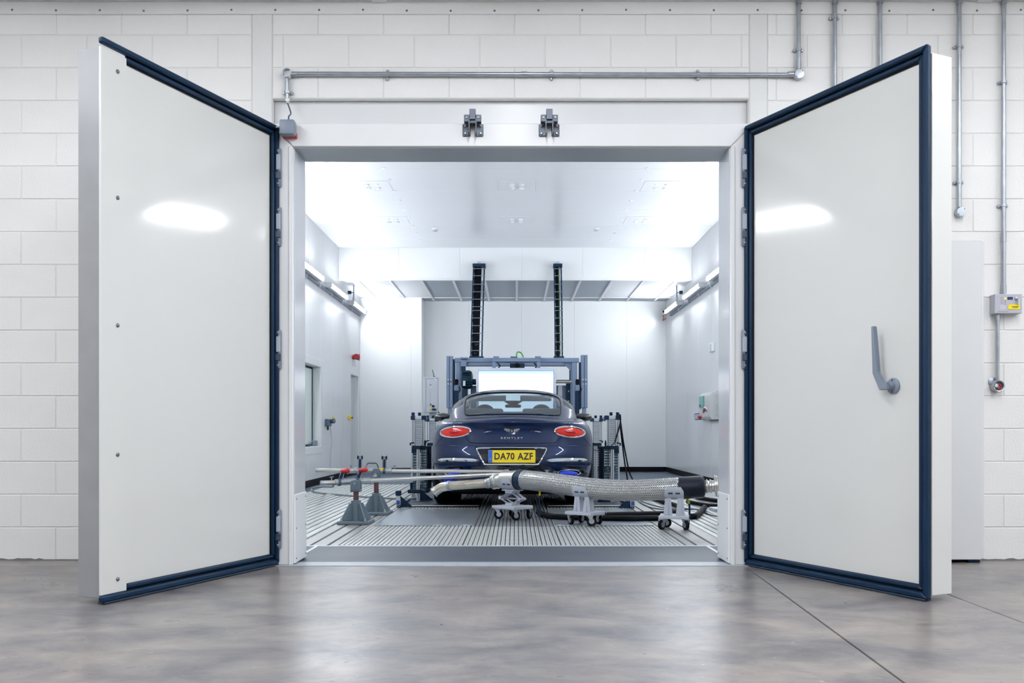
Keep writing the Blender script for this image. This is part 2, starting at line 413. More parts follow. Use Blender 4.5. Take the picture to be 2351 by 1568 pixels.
# ------------------------------------------------------------------ hall lamps (ceiling battens, above and behind the viewer)
m_hlamp = mat('hall_lamp_diffuser', (246,250,255), .5, emit=HALL_LAMP)
def hall_lamp(x, y, L, lab):
    t = thing('ceiling_lamp', lab, 'lamp', (x, y, 3.9), group='hall ceiling lamps')
    MB().box(-.09, .09, -L/2, L/2, -.05, 0, bev=.005).build('housing', m_white, t)
    MB().box(-.08, .08, -L/2+.02, L/2-.02, -.085, -.05).build('diffuser', m_hlamp, t)
for x in (-2.9, 0, 2.9, 5.4):
    for y in (-2.4, -5.0, -7.6, -10.2):
        hall_lamp(x, y, 1.8, 'added batten lamp brightening the left of the hall')
for y in (-3.7, -7.6): hall_lamp(-5.4, y, 1.8, 'added batten lamp brightening the left of the hall')  # unseen pair added to brighten the left side
# ------------------------------------------------------------------ the chamber: floor
CXL, CXR, CZ, CYB, YBH, ZS = -3.25, 3.25, 4.25, 13.75, 10.8, 3.67
cf = MB().box(-3.4, 3.4, -.11, 14.0, -.14, -.035).build('floor_chamber', mat('floor_void', (128,135,140), .7)); tag(cf, 'test chamber floor of ribbed metal planks and slotted rails', 'floor', kind='structure')
m_rib = mat('ribbed_plank', (214,217,215), .34, metal=.5)
m_rib2 = mat('ribbed_plank_shaded', (184,190,196), .3, metal=.7)  # darker planks, shade under and near the car put into the colour
m_smooth = mat('steel_sheet', (196,205,214), .28, metal=.75, noise=.085, nscale=1.6, stretch=(.5,9,1))
m_rail = mat('rail_steel', (180,181,180), .4, metal=.5, noise=.16, nscale=5)
MB().box(-1.60, 1.56, -.108, .755, -.035, .002, bev=.002).build('entry_sheet', m_dfloor, cf)
for a, b in ((-3.22,-1.602), (1.562,3.22)): MB().box(a, b, .102, .795, -.035, .001).build('entry_sheet', m_dfloor, cf)
for x in (-1.52, 1.47): MB().box(x-.012, x+.012, .101, .75, .002, .005).build('edge_strip', m_alu, cf)
MB().box(-3.2, 3.2, .757, .797, -.035, .004, bev=.002).build('edge_strip', m_alu, cf)
def ribbed(x0, x1, y0, y1, m, pitch=.0365, z=0., frac=.78):
    "open plank: ribs with slits between them, joined by cross webs"
    n = max(2, round((x1-x0)/pitch)); p = (x1-x0)/n; b = MB()
    for i in range(n):
        a = x0+i*p; w_ = p*frac
        pr = [(a, z-.022), (a, z-.004), (a+.005, z), (a+w_-.005, z), (a+w_, z-.004), (a+w_, z-.022)]
        b.grid([[Vector((x, y0, zz)), Vector((x, y1, zz))] for x, zz in pr]); b.bm.faces.new([b.bm.verts.new((x, y0, zz)) for x, zz in pr])
    k = max(2, round((y1-y0)/.30))
    for i in range(k+1):
        y = y0+.004+(y1-y0-.03)*i/k; b.bm.faces.new([b.bm.verts.new(v) for v in ((x0,y,z-.006), (x1,y,z-.006), (x1,y+.022,z-.006), (x0,y+.022,z-.006))])
    return b.build('ribbed_plank', m, cf, smooth=0)
for x0, x1 in ((-1.365,-.41), (-.405,.36), (.365,1.322)): ribbed(x0, x1, .80, 2.255, m_rib)
for x0, x1 in ((-1.365,-.41), (.365,1.322)):
    ribbed(x0, x1, 2.262, 4.40, m_rib); ribbed(x0, x1, 5.95, 7.6, m_rib2); ribbed(x0, x1, 7.61, 9.0, m_rib2)
ribbed(-.405, .36, 2.262, 4.10, m_rib2); ribbed(-.405, .36, 4.11, 6.5, m_rib2); ribbed(-.405, .36, 6.51, 9.0, m_rib2)
ys = [.80, 2.30, 3.80, 5.30, 6.80, 9.0]
for a, b in zip(ys[:-1], ys[1:]):
    for x0, x1 in ((-3.0,-2.36), (-2.352,-1.712), (1.672,2.33), (2.338,3.0)): ribbed(x0, x1, a+.003, b-.003, m_rib, .077, frac=.8)
for x0, x1 in ((-1.70,-1.594), (-1.572,-1.461), (-1.439,-1.372), (1.328,1.392), (1.414,1.530), (1.552,1.662)):
    MB().box(x0, x1, .80, 9.0, -.035, .001, bev=.002).build('slotted_rail', m_rail, cf)
for a, b in ((-3.22,-3.008), (3.008,3.22)): MB().box(a, b, .80, 9.0, -.035, .0).build('border_sheet', m_bfloor, cf)
for i in range(5):
    a = -3.22+i*1.29
    MB().box(a, a+1.282, 9.006, 13.745, -.035, -.001, bev=.002).build('rear_sheet', m_bfloor, cf)
for x0, x1 in ((-1.365,-.41), (.365,1.322)):
    MB().box(x0, x1, 4.408, 5.94, -.035, -.012).build('roller_plate', mat('roller_steel_shaded', (34,44,58), .35, metal=.6, noise=.2, nscale=8), cf)  # dark steel, darkened further for the deep shade under the car
    MB().cyl((x0+.02, 4.62, .0), (x1-.02, 4.62, .0), .009, seg=8).build('guide_rod', m_steel, cf)
    for y in (5.02, 5.38): MB().cyl((x0+.04, y, -.15), (x1-.04, y, -.15), .16, seg=20).build('dyno_roller', m_dgrey, cf)
def sheet_plate(x0, x1, y0, y1, lab):
    b = MB(); n = 24; top = []; 
    P = []
    for i in range(n+1):
        x = x0+(x1-x0)*i/n; wv = .006*math.sin(i*.9)+.004*math.sin(i*2.1)
        P.append([Vector((x, y0, .001)), Vector((x, y0-.002, .006+max(0, wv))), Vector((x, y0+.05, .008+max(0, wv)*.8)), Vector((x, y0+.35, .006)), Vector((x, y1, .006)), Vector((x, y1, .001))])
    b.grid(P); o = b.build('steel_sheet', m_smooth)
    return tag(o, lab, 'metal sheet', 'loose steel sheets on the chamber floor')
sheet_plate(-1.315, -.388, 2.30, 4.08, 'smooth brushed steel sheet on the ribbed floor left of the scissor trolley')
sheet_plate(.372, 1.29, 2.30, 4.08, 'smooth brushed steel sheet on the ribbed floor under the hose trolley')

# ------------------------------------------------------------------ the chamber: walls and ceiling
def panel(parent, x0, x1, y0, y1, z0, z1, m=m_panel):
    return MB().box(x0, x1, y0, y1, z0, z1, bev=.0025).build('panel', m, parent)
def cwall(nm, lab, box):
    o = MB().box(*box).build(nm, m_seam); return tag(o, lab, 'wall', kind='structure')
# left wall: window hole and door hole
WY0, WY1, WZ0, WZ1 = 7.35, 9.20, .62, 1.95; DY0, DY1, DZ = 12.02, 12.92, 2.0
wl = MB()
for y0, y1, z0, z1 in ((.1,WY0,0,CZ), (WY0,WY1,0,WZ0), (WY0,WY1,WZ1,CZ), (WY1,DY0,0,CZ), (DY0,DY1,DZ,CZ), (DY1,13.9,0,CZ)): wl.box(CXL-.10, CXL-.012, y0, y1, z0, z1)
wl = wl.build('wall_chamber_left', m_seam); tag(wl, 'white panelled left wall of the test chamber', 'wall', kind='structure')
ye = [.1, 1.2, 2.3, 3.4, 4.5, 5.6, 6.5, WY0, 8.3, WY1, 10.3, 11.2, DY0, DY1, 13.19]
for a, b in zip(ye[:-1], ye[1:]):
    if WY0 <= a < WY1: zs = ((0,WZ0), (WZ1,CZ))
    elif DY0 <= a < DY1: zs = ((DZ,CZ),)
    else: zs = ((0,CZ),)
    for z0, z1 in zs: panel(wl, CXL-.014, CXL, a+.001, b-.001, z0, z1)
wr = cwall('wall_chamber_right', 'white panelled right wall of the test chamber', (CXR+.012, CXR+.1, .1, 13.9, 0, CZ))
for k in range(13): panel(wr, CXR, CXR+.014, .1+1.125*k+.001, min(13.76, .1+1.125*(k+1)-.001), 0, CZ)
wb = cwall('wall_chamber_back', 'white panelled back wall of the test chamber', (-3.3, 3.3, CYB+.012, CYB+.1, 0, ZS+.02))
xe = [-1.96, -1.0, .14, 1.27, 2.4, 3.25]
for a, b in zip(xe[:-1], xe[1:]): panel(wb, a+.001, b-.001, CYB, CYB+.014, 0, ZS)
wk = MB().box(-3.25, -1.972, 13.192, 13.77, 0, ZS).build('wall_chamber_corner', m_seam); tag(wk, 'white boxed out pillar in the rear left corner of the chamber', 'wall', kind='structure')
panel(wk, -3.25, -2.181, 13.18, 13.194, 0, ZS); panel(wk, -2.179, -1.962, 13.18, 13.194, 0, ZS); panel(wk, -1.974, -1.96, 13.195, 13.75, 0, ZS)
cfw = MB()
for x0, x1, z0, z1 in ((-3.35, XI0-.06, 0, CZ), (XI1+.06, 3.35, 0, CZ), (XI0-.06, XI1+.06, ZI+.03, CZ)): cfw.box(x0, x1, .101, .112, z0, z1)
cfw = cfw.build('wall_chamber_entry', m_panel); tag(cfw, 'inner white skin of the chamber entry wall', 'wall', kind='structure')
cc = MB().box(-3.4, 3.4, .1, YBH+.05, CZ+.012, CZ+.1).build('ceiling_chamber', m_seam); tag(cc, 'glossy white panelled ceiling of the test chamber', 'ceiling', kind='structure')
for k in range(10):
    a = .1+k*1.107; panel(cc, -3.25, 3.25, a+.001, min(a+1.105, YBH+.02), CZ, CZ+.014, m_ceilp)
bh = MB().box(-3.3, 3.3, YBH+.012, YBH+.06, ZS-.02, CZ).build('wall_bulkhead', m_seam); tag(bh, 'white bulkhead above the air filter ceiling', 'wall', kind='structure')
xe = [-3.25, -2.14, -1.02, .12, 1.24, 2.38, 3.25]
for a, b in zip(xe[:-1], xe[1:]): panel(bh, a+.001, b-.001, YBH, YBH+.014, ZS+.02, CZ)
MB().box(-3.25, 3.25, YBH-.006, YBH+.05, ZS-.022, ZS+.02, bev=.004).build('lower_trim', m_white, bh)

m_filter = mat('filter_mesh', (150,160,172), .5, metal=.2)
def filter_mat():
    nt = m_filter.node_tree; b = nt.nodes['Principled BSDF']; tc = nt.nodes.new('ShaderNodeTexCoord'); wv = nt.nodes.new('ShaderNodeTexWave')
    wv.inputs['Scale'].default_value = 16.; wv.bands_direction = 'X'; nt.links.new(tc.outputs['Object'], wv.inputs['Vector'])
    r = nt.nodes.new('ShaderNodeValToRGB'); r.color_ramp.elements[0].color = rgb(146,156,168); r.color_ramp.elements[1].color = rgb(186,192,200)
    nt.links.new(wv.outputs['Fac'], r.inputs[0]); nt.links.new(r.outputs[0], b.inputs['Base Color'])
filter_mat()
fc = MB().box(-3.3, 3.3, YBH+.06, 13.9, ZS+.03, ZS+.1).build('ceiling_filter', m_seam); tag(fc, 'lower grid ceiling of grey air filters at the back of the chamber', 'ceiling', kind='structure')
bars = [.03+.59*k for k in range(-5, 6)]
for x in bars: MB().box(x-.022, x+.022, YBH+.05, 13.745, ZS-.012, ZS+.015, bev=.003).build('grid_bar', m_white, fc)
MB().box(-3.25, 3.25, 13.16, 13.20, ZS-.010, ZS+.014, bev=.003).build('grid_bar', m_white, fc)
MB().box(-1.96, 3.25, 13.71, 13.75, ZS-.010, ZS+.014, bev=.003).build('grid_bar', m_white, fc)
edges = [-3.25]+bars+[3.25]
for a, b in zip(edges[:-1], edges[1:]):
    dark = -1.8 < a and b < 1.9
    if b-a > .1:
        MB().box(a+.024 if a > -3.2 else a, b-.024 if b < 3.2 else b, YBH+.052, 13.158, ZS+.002, ZS+.028).build('filter_tile', m_filter if dark else m_ceilp, fc)
        if b > -1.9: MB().box(max(a+.024, -1.958), b-.024 if b < 3.2 else b, 13.202, 13.708, ZS+.002, ZS+.028).build('filter_tile', m_filter, fc)
for nm, bx_, lab in (('baseboard_left', (CXL, CXL+.02, .1, 13.18, 0, .105), 'black skirting along the left chamber wall'), ('baseboard_right', (CXR-.02, CXR, .1, CYB, 0, .105), 'black skirting along the right chamber wall'),
                     ('baseboard_back', (-1.94, CXR-.021, CYB-.02, CYB, 0, .105), 'black skirting along the chamber back wall'), ('baseboard_corner', (-3.229, -1.941, 13.16, 13.18, 0, .105), 'black skirting below the boxed out corner pillar')):
    o = MB().box(*bx_, bev=.002).build(nm, m_black); tag(o, lab, 'skirting', kind='structure')
    L = bx_[1]-bx_[0] if bx_[1]-bx_[0] > .1 else bx_[3]-bx_[2]

# window in the left wall
wn = thing('window_1', 'white framed viewing window in the left chamber wall', 'window', (CXL, (WY0+WY1)/2, WZ0), kind='structure')
def ring(m, x0, x1, y0, y1, z0, z1, w):
    for a in ((y0,y1,z0,z0+w), (y0,y1,z1-w,z1), (y0,y0+w,z0+w,z1-w), (y1-w,y1,z0+w,z1-w)): m.box(x0, x1, a[0], a[1], a[2], a[3], bev=.002)
    return m
ring(MB(), CXL-.001, CXL+.012, WY0-.11, WY1+.11, WZ0-.11, WZ1+.11, .115).build('window_frame', m_white, wn, True)
ring(MB(), CXL-.16, CXL-.0, WY0, WY1, WZ0, WZ1, .012).build('window_reveal', m_panel, wn, True)
ring(MB(), CXL-.155, CXL-.125, WY0+.012, WY1-.012, WZ0+.012, WZ1-.012, .03).build('gasket', m_navy, wn, True)
MB().box(CXL-.145, CXL-.135, WY0+.03, WY1-.03, WZ0+.03, WZ1-.03).build('pane', mat('lit_green_pane', (232,246,238), .08, spec=.6), wn, True)  # opaque pane, light of the room behind put into its pale colour
# door in the left wall
d3 = thing('door_3', 'narrow white door set deep in the left chamber wall', 'door', (CXL-.2, (DY0+DY1)/2, 0), kind='structure')
for a in ((DY0-.06,DY0,0,DZ+.06), (DY1,DY1+.06,0,DZ+.06), (DY0,DY1,DZ,DZ+.06)): MB().box(CXL-.001, CXL+.015, a[0], a[1], a[2], a[3], bev=.003).build('door_frame', m_white, d3, True)
MB().box(CXL-.30, CXL-.25, DY0, DY1, 0, DZ, bev=.003).build('leaf', m_panel, d3, True)
for a in ((DY0-.01,DY0+.004,0,DZ), (DY1-.004,DY1+.01,0,DZ), (DY0,DY1,DZ-.004,DZ+.01)): MB().box(CXL-.30, CXL+.002, a[0], a[1], a[2], a[3]).build('reveal', m_panel, d3, True)

# ------------------------------------------------------------------ chamber lamps on their rails
m_rlamp = mat('chamber_lamp_diffuser', (244,249,255), .5, emit=ROOM_LAMP)
ordn = ['rearmost', 'second', 'third', 'fourth', 'fifth', 'sixth']
for s, side in ((-1, 'left'), (1, 'right')):
    xw = CXL if s < 0 else CXR
    t = thing('lamp_rail', 'grey lamp rail running along the %s chamber wall' % side, 'rail', (xw, .6, 3.26))
    MB().box(min(xw, xw-s*.04), max(xw, xw-s*.04), .6, 13.05, 3.262, 3.312, bev=.004).build('channel', m_grey, t, True)
    for y in range(1, 13): MB().box(min(xw, xw-s*.046), max(xw, xw-s*.046), y-.015, y+.015, 3.245, 3.325, bev=.003).build('clip', m_alu, t, True)
    for k, (y0, y1) in enumerate(((11.65,13.05), (9.45,10.95), (7.25,8.8), (5.05,6.55), (2.85,4.35), (.65,2.15))):
        lab = ('rearmost' if k == 0 else ordn[k]+' from the back')+' batten lamp on the %s chamber wall' % side
        t = thing('wall_lamp', lab, 'lamp', (xw, (y0+y1)/2, 3.315), group='chamber wall lamps')
        MB().box(min(xw-s*.001, xw-s*.085), max(xw-s*.001, xw-s*.085), y0, y1, 3.312, 3.402, bev=.004).build('housing', m_white, t, True)
        for z_ in (3.308, 3.394): MB().box(min(xw-s*.06, xw-s*.122), max(xw-s*.06, xw-s*.122), y0, y1, z_, z_+.010, bev=.002).build('added_hood', m_white, t, True)  # added lips keep the diffuser's light off the nearby wall and ceiling
        MB().box(min(xw-s*.085, xw-s*.15), max(xw-s*.085, xw-s*.15), y0+.03, y1-.03, 3.318, 3.392, bev=.025).build('diffuser', m_rlamp, t, True)
        for y in (y0, y1): MB().box(min(xw-s*.03, xw-s*.148), max(xw-s*.03, xw-s*.148), y-.006, y+.022, 3.314, 3.397, bev=.01).build('end_cap', m_white, t, True)

# ------------------------------------------------------------------ ceiling fittings
q = 0
for y, row in ((6.45, 'front'), (8.55, 'rear')):
    for x, cl in ((-1.96, 'left'), (.02, 'middle'), (2.0, 'right')):
        t = thing('ceiling_hatch', '%s ceiling hatch with four round studs, %s row' % (cl, row), 'ceiling hatch', (x, y, CZ), group='ceiling hatches')
        MB().box(-.25, .25, -.26, .26, -.006, -.0005, bev=.002).build('plate', m_ceilp, t)
        for a in (-.066, .066):
            for b in (-.09, .09): MB().rev((a, b, -.006), (0,0,-1), [(0,.034), (.012,.034), (.02,.024), (.022,.002)], 16).build('stud', m_white, t)
stud = MB().rev((0,0,0), (0,0,-1), [(0,.028), (.004,.028), (.012,.016), (.013,.001)], 14).mesh('ceiling_stud')
for s, side in ((-1.69, 'left'), (1.69, 'right')):
    for k in range(10):
        o = obj('ceiling_stud', stud, m_white); o.location = (s, 5.0+.565*k, CZ-.0005)
        tag(o, 'small white domed stud in the %s row on the chamber ceiling' % side, 'stud', '%s row of ceiling studs' % side)
for x, side in ((-1.34, 'left'), (1.36, 'right')):
    t = thing('smoke_detector', 'round white smoke detector on the chamber ceiling, %s one' % side, 'detector', (x, 9.18, CZ), group='smoke detectors')
    MB().rev((0,0,0), (0,0,-1), [(0,.052), (.016,.052)], 20).build('base', m_white, t)
    MB().rev((0,0,-.016), (0,0,-1), [(0,.046), (.022,.044), (.034,.03), (.036,.002)], 20).build('head', m_lgrey, t)
for x, s, side in ((-3.10, -1, 'left'), (3.10, 1, 'right')):
    t = thing('gas_sensor', 'gas sensor hanging on a thin pipe by the %s chamber wall' % side, 'sensor', (x, 11.55, ZS), group='hanging gas sensors')
    MB().cyl((0,0,.0), (0,0,-.24), .012, seg=10).build('pipe', m_grey, t)
    MB().rev((0,0,-.22), (0,0,-1), [(0,.018), (.02,.024), (.05,.024), (.07,.016), (.09,.016), (.095,.005)], 12).build('nozzle', m_lgrey, t)
    MB().cyl((0,0,-.135), (s*.05,0,-.135), .008, seg=8).build('arm', m_dgrey, t)
    MB().box(min(s*.045,s*.11), max(s*.045,s*.11), -.03, .03, -.165, -.105, bev=.004).build('sensor_box', m_navy, t)

# ------------------------------------------------------------------ fittings on the chamber walls
p = Wp(821, 820, 18.75); t = thing('alarm_sounder', 'red alarm sounder on the left chamber wall above the narrow door', 'alarm', (CXL, p.y, p.z))
MB().rev((.0,0,0), (1,0,0), [(0,.05), (.03,.05), (.05,.035), (.07,.035), (.085,.06), (.13,.07), (.135,.05), (.12,.02)], 20).build('horn', m_red, t)
MB().rev((.06,.0,.0), (.2,-1,0), [(0,.05), (.05,.055), (.12,.06), (.13,.05)], 18).build('beacon', mat('dark_red_plastic', (128,24,36), .3), t)
MB().box(0, .07, -.05, .03, -.17, -.07, bev=.006).build('base_box', m_white, t)
p = Wp(800, 959, 18.2); t = thing('emergency_button', 'yellow emergency stop button beside the narrow chamber door', 'button', (CXL, p.y, p.z))
MB().box(0, .06, -.035, .035, -.045, .045, bev=.008).build('box', m_yellow, t); MB().rev((.06,0,0), (1,0,0), [(0,.012), (.015,.012), (.017,.022), (.03,.022), (.035,.012)], 16).build('mushroom', m_red, t)
MB().box(0, .025, -.085, -.04, -.03, .03, bev=.004).build('wall_plate', m_lgrey, t)
p = Wp(757, 970, 16.1); t = thing('power_socket', 'dark grey power socket with a hanging cable on the left chamber wall', 'socket', (CXL, p.y, p.z))
MB().box(0, .07, -.13, .13, -.06, .06, bev=.01).build('body', mat('socket_grey', (74,92,108), .4), t)
MB().rev((.05,.06,.02), (1,-.4,.1), [(0,.038), (.06,.038), (.065,.044), (.09,.044), (.095,.03)], 18).build('inlet', mat('socket_grey', (74,92,108), .4), t)
MB().rev((.10,.09,.07), (.3,0,1), [(0,.02), (.03,.02), (.032,.01)], 12).build('lid_knob', m_yellow, t)
MB().cyl((.05,-.11,-.06), (.05,-.11,-.13), .018, seg=12).build('gland', m_navy, t)
MB().tube(spline([(.05,.08,-.05), (.075,.10,-.3), (.06,.08,-.6), (.05,.06,-p.z+.12)], 6), .010, 8).build('cable', m_lgrey, t)
p = Wp(1632, 798, 15.4); t = thing('light_switch', 'white double switch box on the right chamber wall', 'switch', (CXR, p.y, p.z))
MB().box(-.045, 0, -.14, .10, -.075, .075, bev=.008).build('box', m_white, t)
for y in (-.08, .03): MB().box(-.052, -.044, y-.04, y+.04, -.055, .055, bev=.004).build('rocker', mat('rocker_face', (214,226,222), .3), t)
# consumer unit
y0, y1, z0, z1 = 8.35, 9.15, 1.06, 1.50
t = thing('distribution_box', 'light grey distribution box with a green window on the right chamber wall', 'electrical box', (CXR, (y0+y1)/2, z0))
MB().prism([(0,z0), (-.13,z0), (-.17,z0+.05), (-.17,z1-.06), (-.13,z1), (0,z1)], (CXR-.02,y0,0), (1,0,0), (0,0,1), (0,1,0), y1-y0, bev=.008).build('body', mat('box_grey', (205,208,208), .4), t, True)
MB().box(CXR-.02, CXR, y0-.02, y1+.02, z0-.02, z1+.02, bev=.004).build('back_plate', m_grey, t, True)
MB().box(CXR-.215, CXR-.18, y1-.42, y1-.10, z1-.24, z1-.05, bev=.008).build('green_window', mat('green_window', (96,168,158), .15), t, True)
MB().box(CXR-.235, CXR-.214, y1-.24, y1-.18, z1-.22, z1-.19, bev=.004).build('latch', mat('dark_green', (22,92,90), .3), t, True)
for z in (z0+.07, z0+.17, z0+.23, z1-.06): MB().rev((CXR-.08, y0, z), (0,-1,0), [(0,.016), (.004,.016), (.006,.01)], 14).build('knockout', m_lgrey, t, True)
t = thing('socket_rail', 'row of three blue sockets on a grey box on the right chamber wall', 'socket', (CXR, 9.9, 1.12))
p = Wp(1583, 957, 15.95)
MB().box(CXR-.10, CXR, 9.15, 9.75, p.z-.05, p.z+.07, bev=.008).build('box', m_lgrey, t, True)
for i in range(3): MB().rev((CXR-.09, 9.60-.14*i+.05, p.z+.01), (-.75,-.25,-.08), [(0,.05), (.04,.05), (.045,.058), (.075,.058), (.08,.042)], 18).build('blue_socket', m_blue, t, True)
for i in range(3): MB().rev((CXR-.09, 9.60-.14*i+.05, p.z+.01), (-.75,-.25,-.08), [(.078,.045), (.083,.045)], 18).build('socket_face', m_lgrey, t, True)
t = thing('red_plug_lead', 'red plug with looped cables beside the distribution box', 'cable', (CXR-.16, 8.8, 1.1))
MB().rev((CXR-.14,8.95,p.z), (-.6,.8,-.05), [(0,.02), (.05,.026), (.13,.028), (.14,.02)], 14).build('plug', m_red, t, True)
for k in range(4): MB().tube(spline([(CXR-.14,8.95,p.z+.01*k), (CXR-.19,8.8,p.z+.06+.02*k), (CXR-.2,8.6,p.z+.10+.012*k), (CXR-.17,8.45,p.z+.04)], 6), .010, 6).build('lead', mat('lead_%d' % k, ((150,36,50), (60,66,92), (186,60,70), (224,226,230))[k], .4), t, True)
# black bracket near the jamb on the right wall and a small loop of wire
t = thing('key_bracket', 'small black bracket with four studs on the right chamber wall', 'bracket', (CXR, 8.35, 2.6))
for z, h in ((2.74,.045), (2.66,.016), (2.57,.016), (2.46,.045)): MB().box(CXR-.03, CXR, 8.32, 8.36, z-h, z+h, bev=.004).build('stud', m_black, t, True)
t = tag(MB().tube(spline([(CXR-.02,8.25,1.20), (CXR-.03,8.30,1.27), (CXR-.03,8.22,1.30), (CXR-.03,8.2,1.16), (CXR-.02,8.26,1.08), (CXR-.02,8.40,.96), (CXR-.02,8.34,.90)], 6), .007, 6).build('wire_loop', m_dgrey), 'thin dark wire hanging below the distribution box', 'wire')
# camera box on the back wall
p = Wp(1527, 714, 19.9); t = thing('camera_box', 'small white and red box with a red cable high on the back wall', 'camera', (p.x, CYB, p.z))
MB().box(-.05, .05, -.06, 0, -.06, .06, bev=.006).build('box', m_white, t); MB().rev((0,-.06,.01), (0,-1,0), [(0,.02), (.01,.02), (.012,.012)], 12).build('lens', m_black, t)
MB().box(.052, .075, -.09, -.01, -.05, .08, bev=.004).build('red_flap', m_red, t)
MB().tube(spline([(.0,-.03,-.06), (.01,-.03,-.12), (-.01,-.03,-.17), (.06,-.02,-.13), (.11,-.01,-.12)], 6), .007, 6).build('cable', m_red, t)

t = thing('sill_box', 'small grey box on the sill of the viewing window', 'box', (CXL-.06, WY1-.16, WZ0+.012))
MB().box(-.035, .035, -.06, .06, .0, .09, bev=.008).build('case', m_grey, t); MB().box(-.028, .028, -.05, .05, .09, .096, bev=.002).build('lid', m_lgrey, t)
t = thing('sill_switch', 'small blue fitting on the window sill beside the grey box', 'fitting', (CXL-.06, WY1-.55, WZ0+.012))
MB().rev((0,0,0), (0,0,1), [(0,.02), (.02,.02), (.03,.028), (.04,.02)], 12).build('knob', m_blue, t); MB().box(-.03, .03, -.16, -.04, 0, .025, bev=.004).build('base', m_dgrey, t)
# ------------------------------------------------------------------ the car
m_paint = mat('navy_car_paint', (0,28,68), .3, metal=.35, coat=.65, spec=.15)
m_paint.node_tree.nodes['Principled BSDF'].inputs['Coat IOR'].default_value = 1.5
m_trim = mat('cabin_trim', (96,104,116), .7)
m_seat = mat('seat_leather', (58,66,80), .55)
m_tyre = mat('tyre_rubber', (6,9,15), .65, spec=.2)
m_gloss = mat('gloss_black', (6,10,18), .12, coat=1.)
m_dnavy = mat('recess_shade_navy', (3,10,30), .25, coat=.3, spec=.3)  # darker navy for shade in the plate recess and crease line
m_lens = mat('red_lens', (222,34,22), .12, coat=.35, spec=.3)
m_lens2 = mat('red_lens_core', (150,14,26), .14, coat=.35, spec=.3)
m_silic = mat('blue_silicone', (24,58,205), .38)
def glass_mat(name, tint, rough=.02):
    m = bpy.data.materials.new(name); m.use_nodes = True; nt = m.node_tree; nt.nodes.clear()
    o = nt.nodes.new('ShaderNodeOutputMaterial'); t = nt.nodes.new('ShaderNodeBsdfTransparent'); g_ = nt.nodes.new('ShaderNodeBsdfGlossy'); mx = nt.nodes.new('ShaderNodeMixShader'); f = nt.nodes.new('ShaderNodeFresnel')
    t.inputs[0].default_value = rgb(*tint); g_.inputs['Roughness'].default_value = rough; 
    ge = nt.nodes.new('ShaderNodeNewGeometry'); mr = nt.nodes.new('ShaderNodeMapRange'); mr.inputs[3].default_value = 1.75; mr.inputs[4].default_value = 1/1.75
    nt.links.new(ge.outputs['Backfacing'], mr.inputs[0]); nt.links.new(mr.outputs[0], f.inputs['IOR'])
    nt.links.new(f.outputs[0], mx.inputs[0]); nt.links.new(t.outputs[0], mx.inputs[1]); nt.links.new(g_.outputs[0], mx.inputs[2]); nt.links.new(mx.outputs[0], o.inputs[0]); return m
m_cglass = glass_mat('car_glass', (196,212,220))

def lerp(tab, u):
    if u <= tab[0][0]: return tab[0][1]
    for (a, x), (b, y) in zip(tab[:-1], tab[1:]):
        if u <= b:
            t = (u-a)/(b-a); t = t*t*(3-2*t); return x+(y-x)*t
    return tab[-1][1]
LEN, ZB = 4.85, .25
car = thing('car', 'dark blue two door car seen from behind with a yellow number plate', 'car', (-.03, 4.08, 0))
ztop = [(0,.985), (.35,.995), (.9,1.03), (1.4,1.02), (1.9,.97), (3.0,.95), (3.9,.87), (4.5,.76), (4.85,.68)]
W0 = [(.62,.952), (.98,.978), (1.5,.958), (2.3,.935), (3.3,.945), (3.9,.955)]
LV = [(0,.86,.15), (.06,.92,.10), (.14,.955,.05), (.24,.975,.01), (.33,.99,0.), (.42,1.,.0), (.50,1.,.012), (.565,.999,.045), (.62,.997,.066), (.72,.99,.085), (.80,.978,.102), (.87,.955,.112), (.925,.925,.108), (.962,.895,.096), (.985,.87,.088), (1.,.845,.10)]
def planform(tw, roff, t):
    P = []; n = 2.45; R = .66; Rf = .95
    for k in range(17):
        ph = k/16*PI/2; s, c = math.sin(ph), math.cos(ph)
        u = R*(1-c**(2/n))+roff*c*c; P.append((tw*.952*s**(2/n), u))
    for u in [.75, .85, .95, 1.05, 1.2, 1.4, 1.65, 1.9, 2.2, 2.5, 2.8, 3.1, 3.4, 3.65]: P.append((tw*lerp(W0, u), u))
    for k in range(12):
        ph = k/11*PI/2; s, c = math.sin(ph), math.cos(ph)
        P.append((tw*.955*c**(2/2.3), LEN-Rf+Rf*s**(2/2.3)-.05*abs(t-.45)*s))
    return P
rows = []
for t, tw, ro in LV:
    rows.append([Vector((x, u, ZB+t*(lerp(ztop, u)-ZB))) for x, u in planform(tw, ro, t)])
def half(rows, sx):
    M = [[Vector((p.x*sx, p.y, p.z)) for p in r] for r in rows]
    top = [[Vector((p.x*q, p.y, p.z+.045*(1-q*q)*min(1, p.x/.5))) for q in (1,.9,.75,.5,.25,0)] for p in M[-1]] if True else None
    top = [[Vector((p.x*q, p.y, p.z+.045*(1-q*q)*min(1, abs(p.x)/.5))) for q in (1,.9,.75,.5,.25,0)] for p in M[-1]]
    bot = [[Vector((p.x*q, p.y, p.z)) for q in (1,.5,0)] for p in M[0]]
    return M, top, bot
bb = MB()
for sx in (1, -1):
    M, top, bot = half(rows, sx); bb.grid(M); bb.grid(top); bb.grid(bot)
bmesh.ops.remove_doubles(bb.bm, verts=bb.bm.verts[:], dist=.0006)
bmesh.ops.dissolve_degenerate(bb.bm, edges=bb.bm.edges[:], dist=1e-5)
bmesh.ops.recalc_face_normals(bb.bm, faces=bb.bm.faces[:])
BVH = BVHTree.FromBMesh(bb.bm)
body_me = bb.mesh('body', 40)
tmp = bpy.data.objects.new('tmp_body', body_me); COL.objects.link(tmp)
cut = MB()
